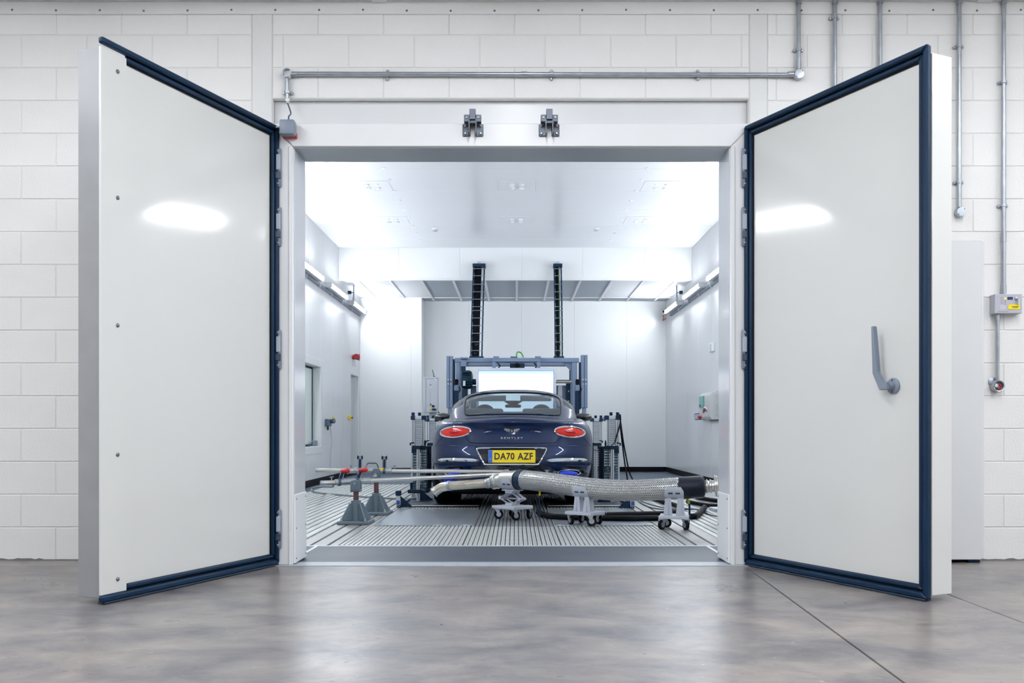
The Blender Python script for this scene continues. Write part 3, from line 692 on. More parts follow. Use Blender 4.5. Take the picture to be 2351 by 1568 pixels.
for u in (.97, 3.82):
    for sx in (-1, 1): cut.cyl((sx*.60, u, .36), (sx*1.2, u, .36), .395, seg=40)
cut = cut.build('tmp_cut', None); bm_mod = tmp.modifiers.new('b', 'BOOLEAN'); bm_mod.object = cut; bm_mod.operation = 'DIFFERENCE'; bm_mod.solver = 'EXACT'
bpy.context.view_layer.update()
me2 = bpy.data.meshes.new_from_object(tmp.evaluated_get(bpy.context.evaluated_depsgraph_get())); me2.name = 'body'
bpy.data.objects.remove(tmp); bpy.data.objects.remove(cut)
me2.materials.clear(); me2.materials.append(m_paint); me2.materials.append(m_trim); me2.materials.append(m_black)
for f in me2.polygons:
    c = f.center; f.material_index = 0
    if c.z > .9 and f.normal.z > .8 and .74 < c.y < 3.3 and abs(c.x) < .8: f.material_index = 1
    elif (f.normal.z < -.9 and c.z < .3): f.material_index = 2
    elif min(math.hypot(c.y-.97, c.z-.36), math.hypot(c.y-3.82, c.z-.36)) < .392 and abs(c.x) < .94: f.material_index = 2
body = obj('body', me2, m_paint, car)
MB().box(-.72, .72, .35, 4.4, .15, .26, bev=.03).build('underbody', m_black, car)

# greenhouse
GA = [(.42,.56), (.62,.655), (.85,.735), (1.15,.795), (1.5,.83), (1.9,.84), (2.4,.84), (2.9,.825), (3.2,.81), (3.5,.785), (3.8,.74)]
GH = [(.42,.015), (.62,.072), (.85,.165), (1.15,.285), (1.5,.39), (1.9,.453), (2.25,.470), (2.6,.447), (2.9,.375), (3.2,.265), (3.5,.13), (3.8,.0)]
def interp(tab, u):
    "smooth interpolation of a table (Catmull-Rom)"
    i = max(0, min(len(tab)-2, next((k for k in range(len(tab)-1) if u <= tab[k+1][0]), len(tab)-2)))
    g_ = lambda k: tab[max(0, min(len(tab)-1, k))]
    (a, x0), (b, x1) = tab[i], tab[i+1]; m0 = (g_(i+1)[1]-g_(i-1)[1])/(g_(i+1)[0]-g_(i-1)[0]); m1 = (g_(i+2)[1]-g_(i)[1])/(g_(i+2)[0]-g_(i)[0])
    h = b-a; t = max(0, min(1, (u-a)/h)); return (2*t**3-3*t*t+1)*x0+(t**3-2*t*t+t)*h*m0+(3*t*t-2*t**3)*x1+(t**3-t*t)*h*m1
NE = 2.85
def gsurf(u, x):
    a, h = interp(GA, u), interp(GH, u); q = min(1, abs(x)/a); return Vector((x, u, .972+h*max(0, 1-q**NE)**(1/NE)))
def xz(u, f):
    "half width where the section reaches the fraction f of its height"
    return interp(GA, u)*max(0, 1-f**NE)**(1/NE)
U0, U1, U2, U3 = .72, 1.58, 2.66, 3.52
RG = [(U0,.47), (.735,.53), (.77,.565), (.84,.585), (1.2,.60), (1.42,.595), (1.51,.575), (1.56,.535), (U1,.47)]
FG = [(U2,.50), (2.70,.56), (2.8,.60), (3.2,.66), (3.45,.68), (U3,.64)]
us = sorted(set([round(.42+.04*k, 3) for k in range(85)]+[u for u, _ in RG]+[u for u, _ in FG]+[1.2, 2.98]))
us = [u for u in us if u <= 3.8]
def xg(u):
    if U0 <= u <= U1: return lerp(RG, u)
    if U2 <= u <= U3: return lerp(FG, u)
    return min(.55, .7*interp(GA, u))
shell, rglass, fglass, sglass = MB(), MB(), MB(), MB()
for sx in (1, -1):
    for ua, ub in zip(us[:-1], us[1:]):
        mid = (ua+ub)/2
        def row(u, part):
            g0 = min(xg(u), xz(u, .02)-.02)
            if part == 'top': xs = [g0*q for q in (1,.9,.75,.55,.3,0)]
            elif part == 'rail': b_ = max(xz(u, .80), g0+.02); xs = [b_+(g0-b_)*q for q in (0,.3,.65,1)]
            elif part == 'side': a_, b_ = xz(u, .12), max(xz(u, .80), g0+.02); xs = [a_+(b_-a_)*q for q in (0,.35,.7,1)]
            else: a_ = xz(u, .12); z_ = interp(GA, u); xs = [z_, z_*.5+a_*.5, a_]
            return [gsurf(u, sx*x) for x in xs]
        for part in ('top', 'rail', 'side', 'belt'):
            tgt = shell
            if part == 'top' and U0 <= mid <= U1: tgt = rglass
            elif part == 'top' and U2 <= mid <= U3: tgt = fglass
            elif part == 'side' and 1.2 <= mid <= 2.98: tgt = sglass
            tgt.grid([row(ua, part), row(ub, part)])
for m in (shell, rglass, fglass, sglass):
    bmesh.ops.remove_doubles(m.bm, verts=m.bm.verts[:], dist=.0004); bmesh.ops.recalc_face_normals(m.bm, faces=m.bm.faces[:])
shell.build('roof_shell', m_paint, car, smooth=60); rg = rglass.build('rear_window', m_cglass, car, smooth=60); fglass.build('windscreen', m_cglass, car, smooth=60)
sv = sglass.bm; left = [f for f in sv.faces if f.calc_center_median().x < 0]
s2 = MB(); 
for sx in (1, -1):
    q_ = MB(); 
    for f in sv.faces:
        if f.calc_center_median().x*sx > 0: q_.bm.faces.new([q_.bm.verts.new(v.co) for v in f.verts])
    bmesh.ops.remove_doubles(q_.bm, verts=q_.bm.verts[:], dist=.0004); bmesh.ops.recalc_face_normals(q_.bm, faces=q_.bm.faces[:])
    q_.build('side_window', m_cglass, car, smooth=60)
sv.free(); s2.bm.free()
def outline(tab):
    f = [gsurf(u, x) for u, x in tab]; b_ = [gsurf(u, -x) for u, x in tab[::-1]]; return f+b_
def outline_pts(tab, n=14):
    a, b_ = tab[0][0], tab[-1][0]; uu = [u for u, _ in tab]; uu = sorted(set(uu+[a+(b_-a)*k/n for k in range(n+1)]))
    L_ = [gsurf(u, lerp(tab, u))+Vector((0,-.001,.002)) for u in uu]; R_ = [Vector((-p.x, p.y, p.z)) for p in L_[::-1]]
    mid = [gsurf(b_, lerp(tab, b_)*q)+Vector((0,0,.002)) for q in (.7,.35,0,-.35,-.7)]; mid0 = [gsurf(a, lerp(tab, a)*q)+Vector((0,0,.002)) for q in (-.7,-.35,0,.35,.7)]
    return L_+mid+R_+mid0
MB().tube(outline_pts(RG), .0075, 6, closed=True).build('window_seal', m_black, rg)
# headlining and cabin
for sx in (-1, 1):
    st = MB().box(sx*.38-.25, sx*.38+.25, 1.98, 2.16, .45, 1.08, bev=.05, seg=2).build('front_seat', m_seat, car)
    MB().sphere((sx*.38, 2.07, 1.155), .1, 18, (1.25,.6,.85)).build('headrest', m_seat, st)
    rs = MB().box(sx*.36-.30, sx*.36+.30, 1.22, 1.36, .5, 1.10, bev=.05, seg=2).build('rear_seat', m_trim, car)
    MB().box(sx*.36-.24, sx*.36+.24, 1.24, 1.33, 1.08, 1.165, bev=.03, seg=2).build('headrest', m_trim, rs)
    MB().box(min(sx*.10,sx*.54), max(sx*.10,sx*.54), 2.70, 2.715, 1.300, 1.385, bev=.006).build('sun_visor', mat('visor_grey', (190,198,204), .6), car)
MB().box(-.62, .62, 1.24, 1.34, 1.0, 1.125, bev=.02).build('rear_shelf', m_trim, car)
MB().box(-.7, .7, 2.9, 3.3, .75, 1.0, bev=.04).build('dashboard', m_seat, car)
mi = MB().box(-.115, .115, 2.83, 2.86, 1.212, 1.258, bev=.014).build('rear_view_mirror', m_black, car)
MB().prism([(-.06,1.258), (.06,1.258), (.15,1.315), (-.15,1.315)], (0, 2.86, 0), (1,0,0), (0,0,1), (0,1,0), .04, bev=.004).build('sensor_pod', m_black, mi)

# ---- things projected on the tail
def hit(x, z, off=0.):
    h = BVH.ray_cast(Vector((x, -2, z)), Vector((0,1,0)))
    if h[0] is None: return Vector((x, .3, z)), Vector((0,-1,0))
    return h[0]+h[1]*off*(1 if h[1].y < 0 else -1), h[1]
def Cc(cx, cy): return ((cx/4.694-237)/205, .89-(cy/4.694-188)/205)
def strip(pts, r, name, m, parent=car, off=.0, closed=False, n=6, seg=6):
    P = [hit(p.x, p.z, off)[0] for p in spline([(a, 0, b) for a, b in pts], n, closed)]
    return MB().tube(P, r, seg, closed).build(name, m, parent)
def patch(pts, off, name, m, parent=car, bulge=0., rings=5, n=5):
    P = spline([(a, 0, b) for a, b in pts], n, True); c = sum(P, Vector())/len(P); G = []
    for k in range(rings+1):
        q = 1-k/rings if k < rings else .001
        G.append([hit(c.x+(p.x-c.x)*q, c.z+(p.z-c.z)*q)[0]+Vector((0, -off-bulge*(1-q*q), 0)) for p in P])
    b_ = MB(); b_.grid([list(x)+[x[0]] for x in G]); bmesh.ops.remove_doubles(b_.bm, verts=b_.bm.verts[:], dist=.0002)
    return b_.build(name, m, parent, smooth=50)
for sx in (-1, 1):
    E = lambda a, b_, n=24: [(sx*(.655+a*math.cos(2*PI*k/n)), .872+b_*math.sin(2*PI*k/n)-.012*math.cos(2*PI*k/n)) for k in range(n)]
    lamp = patch(E(.172,.056), .002, 'tail_lamp', m_lens, car, bulge=.016, n=2)
    patch(E(.10,.028), .010, 'lens_core', m_lens2, lamp, bulge=.010, n=2)
    strip(E(.177,.060), .0105, 'lamp_ring', m_chrome, lamp, off=.002, closed=True, n=2)
    strip([(sx*x, z) for x, z in ((.545,.82), (.52,.79), (.49,.757), (.45,.748), (.30,.744), (0,.742))], .0035, 'boot_gap', m_black, car)
    strip([(sx*x, z) for x, z in ((.60,.935), (.625,.965), (.645,.985))], .0035, 'boot_gap', m_black, car)
    strip([(sx*x, z) for x, z in ((.80,.82), (.86,.76), (.90,.70))], .003, 'bumper_gap', m_black, car)
    # chrome blade in the bumper
    pth = [(.365,.548), (.50,.556), (.65,.557), (.78,.553), (.86,.545)]
    S = spline([(a, 0, b_) for a, b_ in pth], 6); G = []
    for i, p in enumerate(S):
        h_ = .004+.014*min(1, i/4)*(1 if i < len(S)-3 else .5)
        G.append([hit(sx*p.x, p.z+h_)[0]+Vector((0,-.003,0)), hit(sx*p.x, p.z)[0]+Vector((0,-.016,0)), hit(sx*p.x, p.z-h_)[0]+Vector((0,-.003,0))])
    MB().grid(G).build('chrome_blade', m_chrome, car)
    # exhaust outlet
    Ex = lambda a, b_, n=20: [(sx*(.635+a*math.cos(2*PI*k/n)), .408+b_*math.sin(2*PI*k/n)) for k in range(n)]
    patch(Ex(.185,.072), .003, 'outlet_surround', m_gloss, car, bulge=.004, n=2)
    strip(Ex(.132,.036), .006, 'tailpipe_trim', m_chrome, car, off=.012, closed=True, n=2)
    patch(Ex(.128,.033), .010, 'tailpipe_core', m_black, car, n=2)
patch([Cc(*p) for p in ((735,1095), (760,1083), (1103,1080), (1445,1083), (1468,1095), (1395,1228), (1370,1244), (1103,1246), (830,1244), (805,1228))], .003, 'plate_recess_shade', m_dnavy, car, n=3)  # surface patch, its dark colour stands in for the shade of a recess
strip([Cc(*p) for p in ((727,1098), (752,1079), (900,1077), (1103,1076), (1300,1077), (1453,1079), (1477,1098), (1440,1168), (1398,1234), (1372,1250), (1250,1250), (1103,1250), (950,1250), (822,1250), (800,1234), (765,1168))], .0095, 'plate_surround', m_chrome, car, off=.006, closed=True, n=4)
patch([Cc(*p) for p in ((690,1275), (1103,1262), (1510,1275), (1470,1340), (1103,1352), (740,1340))], .004, 'diffuser', m_gloss, car, n=4)
strip([(x, .715) for x in (-.86,-.6,-.3,0,.3,.6,.86)], .002, 'bumper_crease', m_dnavy, car)
# number plate
pc, pn = hit(-.01, .597); ptop = hit(-.01, .65)[0]; pbot = hit(-.01, .545)[0]
tilt = math.atan2(ptop.y-pbot.y, ptop.z-pbot.z)
Mp = Matrix.Translation((-.008, min(ptop.y, pbot.y, pc.y)-.012+(ptop.y-pbot.y)*.3, .597)) @ Matrix.Rotation(-tilt*.7, 4, 'X')
np_ = MB().box(-.264, .264, -.004, .004, -.072, .072, bev=.003).build('number_plate', m_yellow if False else mat('plate_yellow', (255,222,0), .45), car); np_.matrix_basis = Mp
MB().box(-.262, -.219, -.0052, -.003, -.070, .070, bev=.001).build('blue_band', mat('plate_blue', (14,98,212), .4), np_)
RX = Matrix.Rotation(PI/2, 4, 'X')
def lettering(s, wd, ht, loc, m, parent, name='lettering', space=1.0, ext=.001, off=0.):
    me = text_mesh(s, 1., ext, name, space, off=off); xs = [v.co.x for v in me.vertices]; ysv = [v.co.y for v in me.vertices]
    sx_, sy_ = wd/(max(xs)-min(xs)), ht/(max(ysv)-min(ysv)); cx_, cy_ = (max(xs)+min(xs))/2, (max(ysv)+min(ysv))/2
    for v in me.vertices: v.co = Vector(((v.co.x-cx_)*sx_, (v.co.z)*1., (v.co.y-cy_)*sy_))
    me.flip_normals(); o = obj(name, me, m, parent); o.location = loc; return o
m_print = mat('black_print', (22,24,28), .5)
lettering('DA70', .225, .079, (-.083, -.0052, .002), m_print, np_, space=1.08, off=.022); lettering('AZF', .172, .079, (.150, -.0052, .002), m_print, np_, space=1.08, off=.022)
lettering('GB', .022, .012, (-.240, -.0062, -.030), m_yellow, np_)
# winged badge and name
bc, _ = hit(-.008, .885); by = bc.y-.006; bdg = MB()
wing = [(.0,.010), (.025,.016), (.05,.024), (.0935,.026), (.088,.014), (.076,.002), (.058,-.008), (.036,-.014), (.018,-.016), (0,-.034)]
for sx in (-1, 1): bdg.prism([(sx*a, b_) for a, b_ in wing], (-.008, by, .885), (1,0,0), (0,0,1), (0,1,0), .006, bev=.001)
bdg = bdg.build('winged_badge', mat('badge_chrome', (226,230,232), .18, metal=.8), car)
for sx in (-1, 1):
    for k in range(3):
        a0 = [(.030,.008), (.026,.000), (.024,-.008)][k]; a1 = [(.086,.018), (.076,.008), (.058,-.002)][k]
        MB().tube([(-.008+sx*a0[0], by-.0008, .885+a0[1]), (-.008+sx*a1[0], by-.0008, .885+a1[1])], .0008, 5).build('feather_line', m_dgrey, bdg)
MB().rev((-.008, by+.004, .882), (0,-1,0), [(0,.0235), (.008,.0235), (.0095,.022)], 28).build('badge_disc', m_black, bdg)
MB().tube([(-.008+.0228*math.cos(2*PI*k/28), by-.005, .882+.0228*math.sin(2*PI*k/28)) for k in range(28)], .002, 6, closed=True).build('badge_ring', m_chrome, bdg)
lettering('B', .020, .028, (-.008, by-.0065, .882), mat('badge_letter', (236,240,240), .2, metal=.6), bdg, off=.015)
w0, _ = hit(-.008, .805); nm_ = lettering('BENTLEY', .252, .0225, (-.008, w0.y-.004, .804), mat('badge_letter', (236,240,240), .2, metal=.6), car, 'name_letters', space=1.4, ext=.0015, off=.018)
for i, (dx, wd) in enumerate(((0,.012), (.020,.016), (.040,.010), (.062,.018), (.090,.006))):
    h_, _ = hit(.20+dx, .883); MB().box(.20+dx, .20+dx+wd, h_.y-.004, h_.y-.001, .879+.002*(i % 2), .886-.001*i).build('model_script', m_chrome, car)

# wheels
def wheel(x, u, wd, sx):
    t = MB().rev((x-sx*wd/2, u, .358), (sx,0,0), [(0,.25), (.0,.30), (.02,.34), (.045,.356), (wd*.5,.36), (wd-.045,.356), (wd-.02,.34), (wd,.30), (wd,.25)], 40).build('tyre', m_tyre, car)
    r = MB().rev((x-sx*wd*.35, u, .358), (sx,0,0), [(0,.255), (wd*.8,.262), (wd*.83,.25), (wd*.6,.235), (wd*.55,.06), (wd*.7,.05), (wd*.72,.001)], 36).build('rim', m_dgrey, t)
    for k in range(10):
        a = 2*PI*k/10; p0 = Vector((x+sx*wd*.30, u+.05*math.cos(a), .358+.05*math.sin(a))); p1 = Vector((x+sx*wd*.42, u+.24*math.cos(a), .358+.24*math.sin(a)))
        MB().tube([p0, p1], .016, 6).build('spoke', m_alu, t)
for sx in (-1, 1): wheel(sx*.795, .97, .315, sx); wheel(sx*.80, 3.82, .28, sx)
# door mirrors
for sx in (-1, 1):
    mr = MB(); prof = [(.0,.02,.03), (.05,.045,.05), (.12,.06,.058), (.19,.055,.05), (.235,.03,.03), (.245,.005,.006)]
    G = []
    for d, ry, rz in prof: G.append([Vector((sx*(.86+d), 2.62+ry*math.cos(a*PI/8)*.9, 1.065+.012*math.sin(d*12)+rz*math.sin(a*PI/8))) for a in range(17)])
    mr.grid(G); mr.build('door_mirror', m_gloss, car)
    MB().tube(spline([(sx*.82,2.63,.99), (sx*.88,2.63,1.02), (sx*.94,2.62,1.035)], 4), .018, 8).build('mirror_arm', m_gloss, car)
# ------------------------------------------------------------------ gantry in front of the car
m_gan = mat('gantry_grey', (120,137,162), .45, spec=.3)
m_motor = mat('motor_teal', (16,52,72), .45, spec=.3)
DG = 16.5; YG = DG-D0
gx = lambda px: (px-CX)*DG/F
gz = lambda py: H0-(py-CY)*DG/F
gan = thing('gantry', 'grey steel gantry frame with motor and shaft standing ahead of the car', 'gantry', (-.02, YG, 0))
def gbox(px0, px1, py0, py1, y0, y1, name, m=m_gan, bev=.006, parent=gan, z0=None):
    return MB().box(gx(px0), gx(px1), YG+y0, YG+y1, gz(py1) if z0 is None else z0, gz(py0), bev=bev).build(name, m, parent, True)
for a, b, top, s in ((1025.5,1040,818,1), (1333.5,1348.5,815.5,-1)):
    mid = (a+b)/2
    gbox(a, mid-.4, top, 937, -.07, .07, 'outer_post'); gbox(mid+.4, b, top, 937, -.07, .07, 'outer_post')
    gbox(a, b, 876.5, 877.3, -.074, -.06, 'splice_line', m_dgrey, 0)
    for dx in (-3, 3):
        for py in (872, 882): MB().rev((gx(mid+dx), YG-.07, gz(py)), (0,-1,0), [(0,.012), (.006,.012), (.009,.007), (.0095,.001)], 10).build('bolt', m_alu, gan, True)
    gbox(a+3, b-3, 935, 1000, -.05, .05, 'leg', z0=0.)
    if s > 0: gbox(1040.3, 1045, 825, 940, -.05, .06, 'cover_strip', m_navy, .003)
    else: gbox(1329, 1333.2, 832, 940, -.05, .06, 'cover_strip', m_navy, .003)
gbox(1044, 1329, 822, 832.5, -.06, .06, 'top_beam', bev=.01)
gbox(1048, 1326, 824, 834, .72, .86, 'rear_beam', bev=.01)
for a, b in ((1046,1058), (1312,1326)):
    gbox(a, b, 823, 832, .06, .72, 'side_beam', bev=.005); gbox(a+1, b-1, 832, 990, -.05, .05, 'leg', z0=0.); gbox(a+1, b-1, 832, 990, .74, .84, 'leg', z0=0.)
for s, a in ((1, 1058), (-1, 1312)):
    MB().prism([(gx(a),gz(832.5)), (gx(a)+s*.16,gz(832.5)), (gx(a),gz(832.5)-.16)], (0, YG+.0, 0), (1,0,0), (0,0,1), (0,1,0), .012).build('gusset', m_gan, gan, True)
gbox(1308, 1310, 838, 960, .05, .06, 'leg_shade_strip', m_navy, 0)  # navy strip painted for the shaded side of the right leg
# hanger for the screen
hg = gbox(1131, 1240, 823.5, 832, -.16, -.08, 'hanger', bev=.006)
for a in (1131, 1232): gbox(a, a+8, 832, 846, -.15, -.09, 'hanger_arm', bev=.004, parent=hg)
for a in (1133, 1228): gbox(a, a+13, 819.5, 824, -.17, -.05, 'hanger_clip', bev=.004, parent=hg)
gbox(1171, 1204, 835, 846, -.10, .02, 'camera_unit', m_navy, .006, hg)
MB().rev((gx(1187), YG-.10, gz(840)), (0,-1,0), [(0,.045), (.02,.045), (.03,.03), (.032,.005)], 18).build('camera_lens', m_black, hg, True)
for a in (1142, 1226): MB().tube(spline([(gx(a), YG-.02, gz(834)), (gx(a+6), YG-.05, gz(840)), (gx(a+2), YG-.08, gz(846))], 4), .012, 6).build('cable', m_navy, hg, True)
# shaft, bearings, actuators
MB().cyl((gx(1040), YG-.02, gz(877)), (gx(1334), YG-.02, gz(877)), .024, seg=16).build('shaft', m_steel, gan, True)
gbox(1278, 1310, 872, 874.5, .0, .03, 'shaft_guard', m_dgrey, .002)
for px in (1048.5, 1325):
    gbox(px-4, px+4, 871, 884, -.07, .03, 'bearing', m_black, .012)
    gbox(px-5.5, px+5.5, 885, 898, -.08, .04, 'actuator_head', m_gan, .012)
    gbox(px-5, px+4.5, 898, 990, -.07, .03, 'actuator', m_navy, .008, z0=.3)
    MB().tube(spline([(gx(px+6), YG-.06, gz(888)), (gx(px+9), YG-.08, gz(894)), (gx(px+6), YG-.07, gz(901))], 4), .008, 6).build('hydraulic_line', m_black, gan, True)
# motor
mo = MB().rev((gx(1059), YG-.02, gz(872)), (1,0,0), [(0,.10), (.015,.15), (.06,.165), (.15,.165), (.19,.14), (.205,.08)], 24).build('motor', m_motor, gan, True)
for k in range(7): MB().box(gx(1061), gx(1082), YG-.20, YG-.02, gz(857+5*k), gz(857+5*k)+.012, bev=.003).build('cooling_fin', m_motor, mo, True)
MB().box(gx(1064.5), gx(1070), YG-.215, YG-.19, gz(887), gz(875.5), bev=.002).build('name_plate', m_alu, mo, True)
gbox(1061, 1074, 893, 990, -.05, .05, 'motor_stand', m_motor, .006, z0=.4)
gbox(1057, 1075, 821, 825, -.12, .08, 'motor_bracket'); gbox(1058, 1071, 825, 842, -.07, .05, 'motor_bracket'); gbox(1060, 1069, 842, 853, -.08, .04, 'motor_coupling', m_navy)
MB().cyl((gx(1084), YG-.02, gz(877)), (gx(1093), YG-.02, gz(877)), .05, seg=16).build('shaft_collar', m_navy, gan, True)
gbox(1080, 1094, 885, 990, .1, .14, 'rear_plate', m_gan, .004, z0=.3); gbox(1278, 1309, 884, 990, .1, .14, 'rear_plate', m_gan, .004, z0=.3)
gbox(1281, 1291, 885, 915, .05, .09, 'cable_duct', m_lgrey, .004)
gbox(1300, 1309, 880, 990, .04, .07, 'rear_plate', m_navy, .003, z0=.5)
for py in (898, 921): MB().rev((gx(1306), YG+.04, gz(py)), (0,-1,0), [(0,.013), (.006,.01)], 10).build('bolt', m_white, gan, True)
gbox(1172, 1188, 818.5, 822, -.02, .06, 'terminal_box', mat('teal_box', (40,92,98), .4), .003)
# green cable loop on the beam
t = tag(MB().tube(spline([(gx(1186), YG, gz(820)), (gx(1186), YG, gz(812)), (gx(1190), YG, gz(808)), (gx(1197), YG, gz(811)), (gx(1202), YG, gz(821))], 6), .012, 8).build('green_cable', mat('green_cable', (64,150,60), .4)), 'short green cable looping above the gantry beam', 'cable')

# display
DM = 16.15; q = lambda px, py: Wp(px, py, DM)
a, b = q(1093.5, 844.5), q(1276.5, 900); zb_ = a.z-.83
dsp = thing('display_screen', 'large bright white display with a pale grey frame behind the car', 'display', ((a.x+b.x)/2, DM-D0, zb_))
MB().box(a.x, b.x, DM-D0, DM-D0+.07, zb_, a.z, bev=.02, seg=2).build('casing', mat('display_frame', (206,212,224), .4), dsp, True)
a2, b2 = q(1099, 852), q(1270, 900)
MB().box(a2.x-.012, b2.x+.012, DM-D0-.003, DM-D0+.01, zb_+.03, a2.z+.012, bev=.002).build('inner_bezel', mat('bezel_blue', (150,172,216), .4), dsp, True)
scn_o = MB().box(a2.x, b2.x, DM-D0-.006, DM-D0-.002, zb_+.04, a2.z).build('screen', mat('screen_white', (250,252,255), .3, emit=SCREEN), dsp, True)
MB().box(a2.x, b2.x, DM-D0-.008, DM-D0-.0062, a2.z-.045, a2.z).build('menu_bar', mat('menu_bar', (186,222,244), .3, emit=SCREEN*.6), dsp, True)
MB().box((a.x+b.x)/2-.2, (a.x+b.x)/2+.2, DM-D0+.07, YG-.09, a.z-.25, a.z-.02, bev=.01).build('mount', m_gan, dsp, True)

# control cabinet on a pedestal
DCc = 17.2; a, b = Wp(971.5, 865, DCc), Wp(1005, 947, DCc); ycab = DCc-D0
cab = thing('control_cabinet', 'slim white control cabinet with an antenna left of the gantry', 'cabinet', ((a.x+b.x)/2, ycab+.1, 0))
m_cab = mat('cabinet_white', (214,218,226), .4)
MB().box(a.x, b.x, ycab, ycab+.22, b.z, a.z, bev=.006).build('body', m_cab, cab, True)
for fx in (.05, .12): MB().box(a.x+fx-.003, a.x+fx+.003, ycab-.003, ycab+.003, b.z+.02, a.z-.03).build('door_gap', m_seam if fx > .1 else m_grey, cab, True)
MB().box(a.x, b.x, ycab-.008, ycab+.01, a.z-.035, a.z-.0, bev=.003).build('lid', m_cab, cab, True)
MB().cyl((a.x+.195, ycab+.06, a.z), (a.x+.195, ycab+.06, a.z+.015), .018, seg=12).build('antenna_foot', m_black, cab, True)
MB().tube([(a.x+.195, ycab+.06, a.z+.01), (a.x+.165, ycab+.06, a.z+.13)], .007, 6).build('antenna', m_dgrey, cab, True)
for px, py, r, m_ in ((994.5,932.5,.02,m_black), (989,928,.012,m_dgrey), (988.5,883.5,.011,m_grey)): p = Wp(px, py, DCc); MB().rev((p.x, ycab, p.z), (0,-1,0), [(0,r), (.02,r), (.024,r*.6)], 14).build('switch_knob', m_, cab, True)
p = Wp(988.5, 939, DCc); MB().box(p.x-.022, p.x+.022, ycab-.012, ycab, p.z-.012, p.z+.012, bev=.003).build('yellow_tag', m_yellow, cab, True)
MB().cyl((p.x+.03, ycab-.02, p.z-.008), (p.x+.10, ycab-.02, p.z-.008), .016, seg=10).build('connector', m_navy, cab, True)
for px, py, w_, m_ in ((1000,870.5,.03,m_white), (990,888,.035,m_white)): p = Wp(px, py, DCc); MB().box(p.x-w_, p.x+w_*.7, ycab-.002, ycab, p.z-.016, p.z+.016).build('sticker', m_, cab, True)
MB().box(a.x+.11, b.x-.03, ycab+.06, ycab+.16, 0, b.z, bev=.004).build('pedestal', m_lgrey, cab, True)
MB().tube(spline([(b.x, ycab+.05, b.z+.02), (b.x+.02, ycab+.02, b.z+.0), (b.x+.06, ycab, b.z-.06), (b.x+.1, ycab, b.z-.2)], 6), .009, 6).build('cable', m_dgrey, cab, True)

# ------------------------------------------------------------------ cable chains
def chain(lab, px_t, px_b, wid, ncab, greens):
    T = Wp(px_t, 612, 17.05); B = Wp(px_b, 819, 16.65)
    t = thing('cable_chain', lab, 'cable chain', (T.x, YBH, T.z), group='cable chains')
    S = spline([T, T+(B-T)*.25+Vector((0,-.04,0)), T+(B-T)*.5+Vector((0,-.07,0)), T+(B-T)*.75+Vector((0,-.06,0)), B], 6); hw = wid/2
    for s in (-1, 1):
        R_ = MB(); G = []
        for p in S: G.append([p+Vector((s*hw-.013, -.03, 0)), p+Vector((s*hw+.010, -.03, 0)), p+Vector((s*hw+.010, .03, 0)), p+Vector((s*hw-.013, .03, 0)), p+Vector((s*hw-.013, -.03, 0))])
        R_.grid(G).build('side_link', m_navy, t, True)
    n = 13
    for k in range(1, n):
        p = S[int(k*(len(S)-1)/n)]
        MB().box(p.x-hw-.004, p.x+hw+.004, p.y-.036, p.y-.026, p.z-.006, p.z+.006, bev=.002).build('cross_bar', m_grey, t, True)
        MB().box(p.x-hw, p.x+hw*.45, p.y-.01, p.y+.02, p.z-.062, p.z-.026, bev=.003).build('cable_comb', m_navy, t, True)
    for k in range(ncab):
        x = -hw+.024+k*(wid*.72-.03)/max(1,ncab-1)
        MB().tube([p+Vector((x, .0+.006*math.sin(i*.5+k), 0)) for i, p in enumerate(S)], .0105, 6).build('cable', greens if k == ncab-1 and greens else m_black, t, True)
    MB().box(T.x-hw-.02, T.x+hw+.02, T.y-.045, YBH-.001, T.z-.01, T.z+.05, bev=.006).build('top_mount', m_navy, t, True)
    MB().box(T.x-.035, T.x+.035, YBH-.09, YBH-.0005, T.z+.05, T.z+.11, bev=.004).build('hook', m_lgrey, t, True)
    MB().box(B.x-hw-.03, B.x+hw+.03, B.y-.06, B.y+.06, B.z-.02, B.z+.004, bev=.004).build('foot_plate', m_navy, t, True)
chain('wide dark cable chain packed with black cables left above the gantry', 1100, 1094, .195, 7, None)
chain('narrow dark cable chain with green cables right above the gantry', 1280.5, 1283, .125, 4, mat('pale_green_cable', (112,146,112), .4))

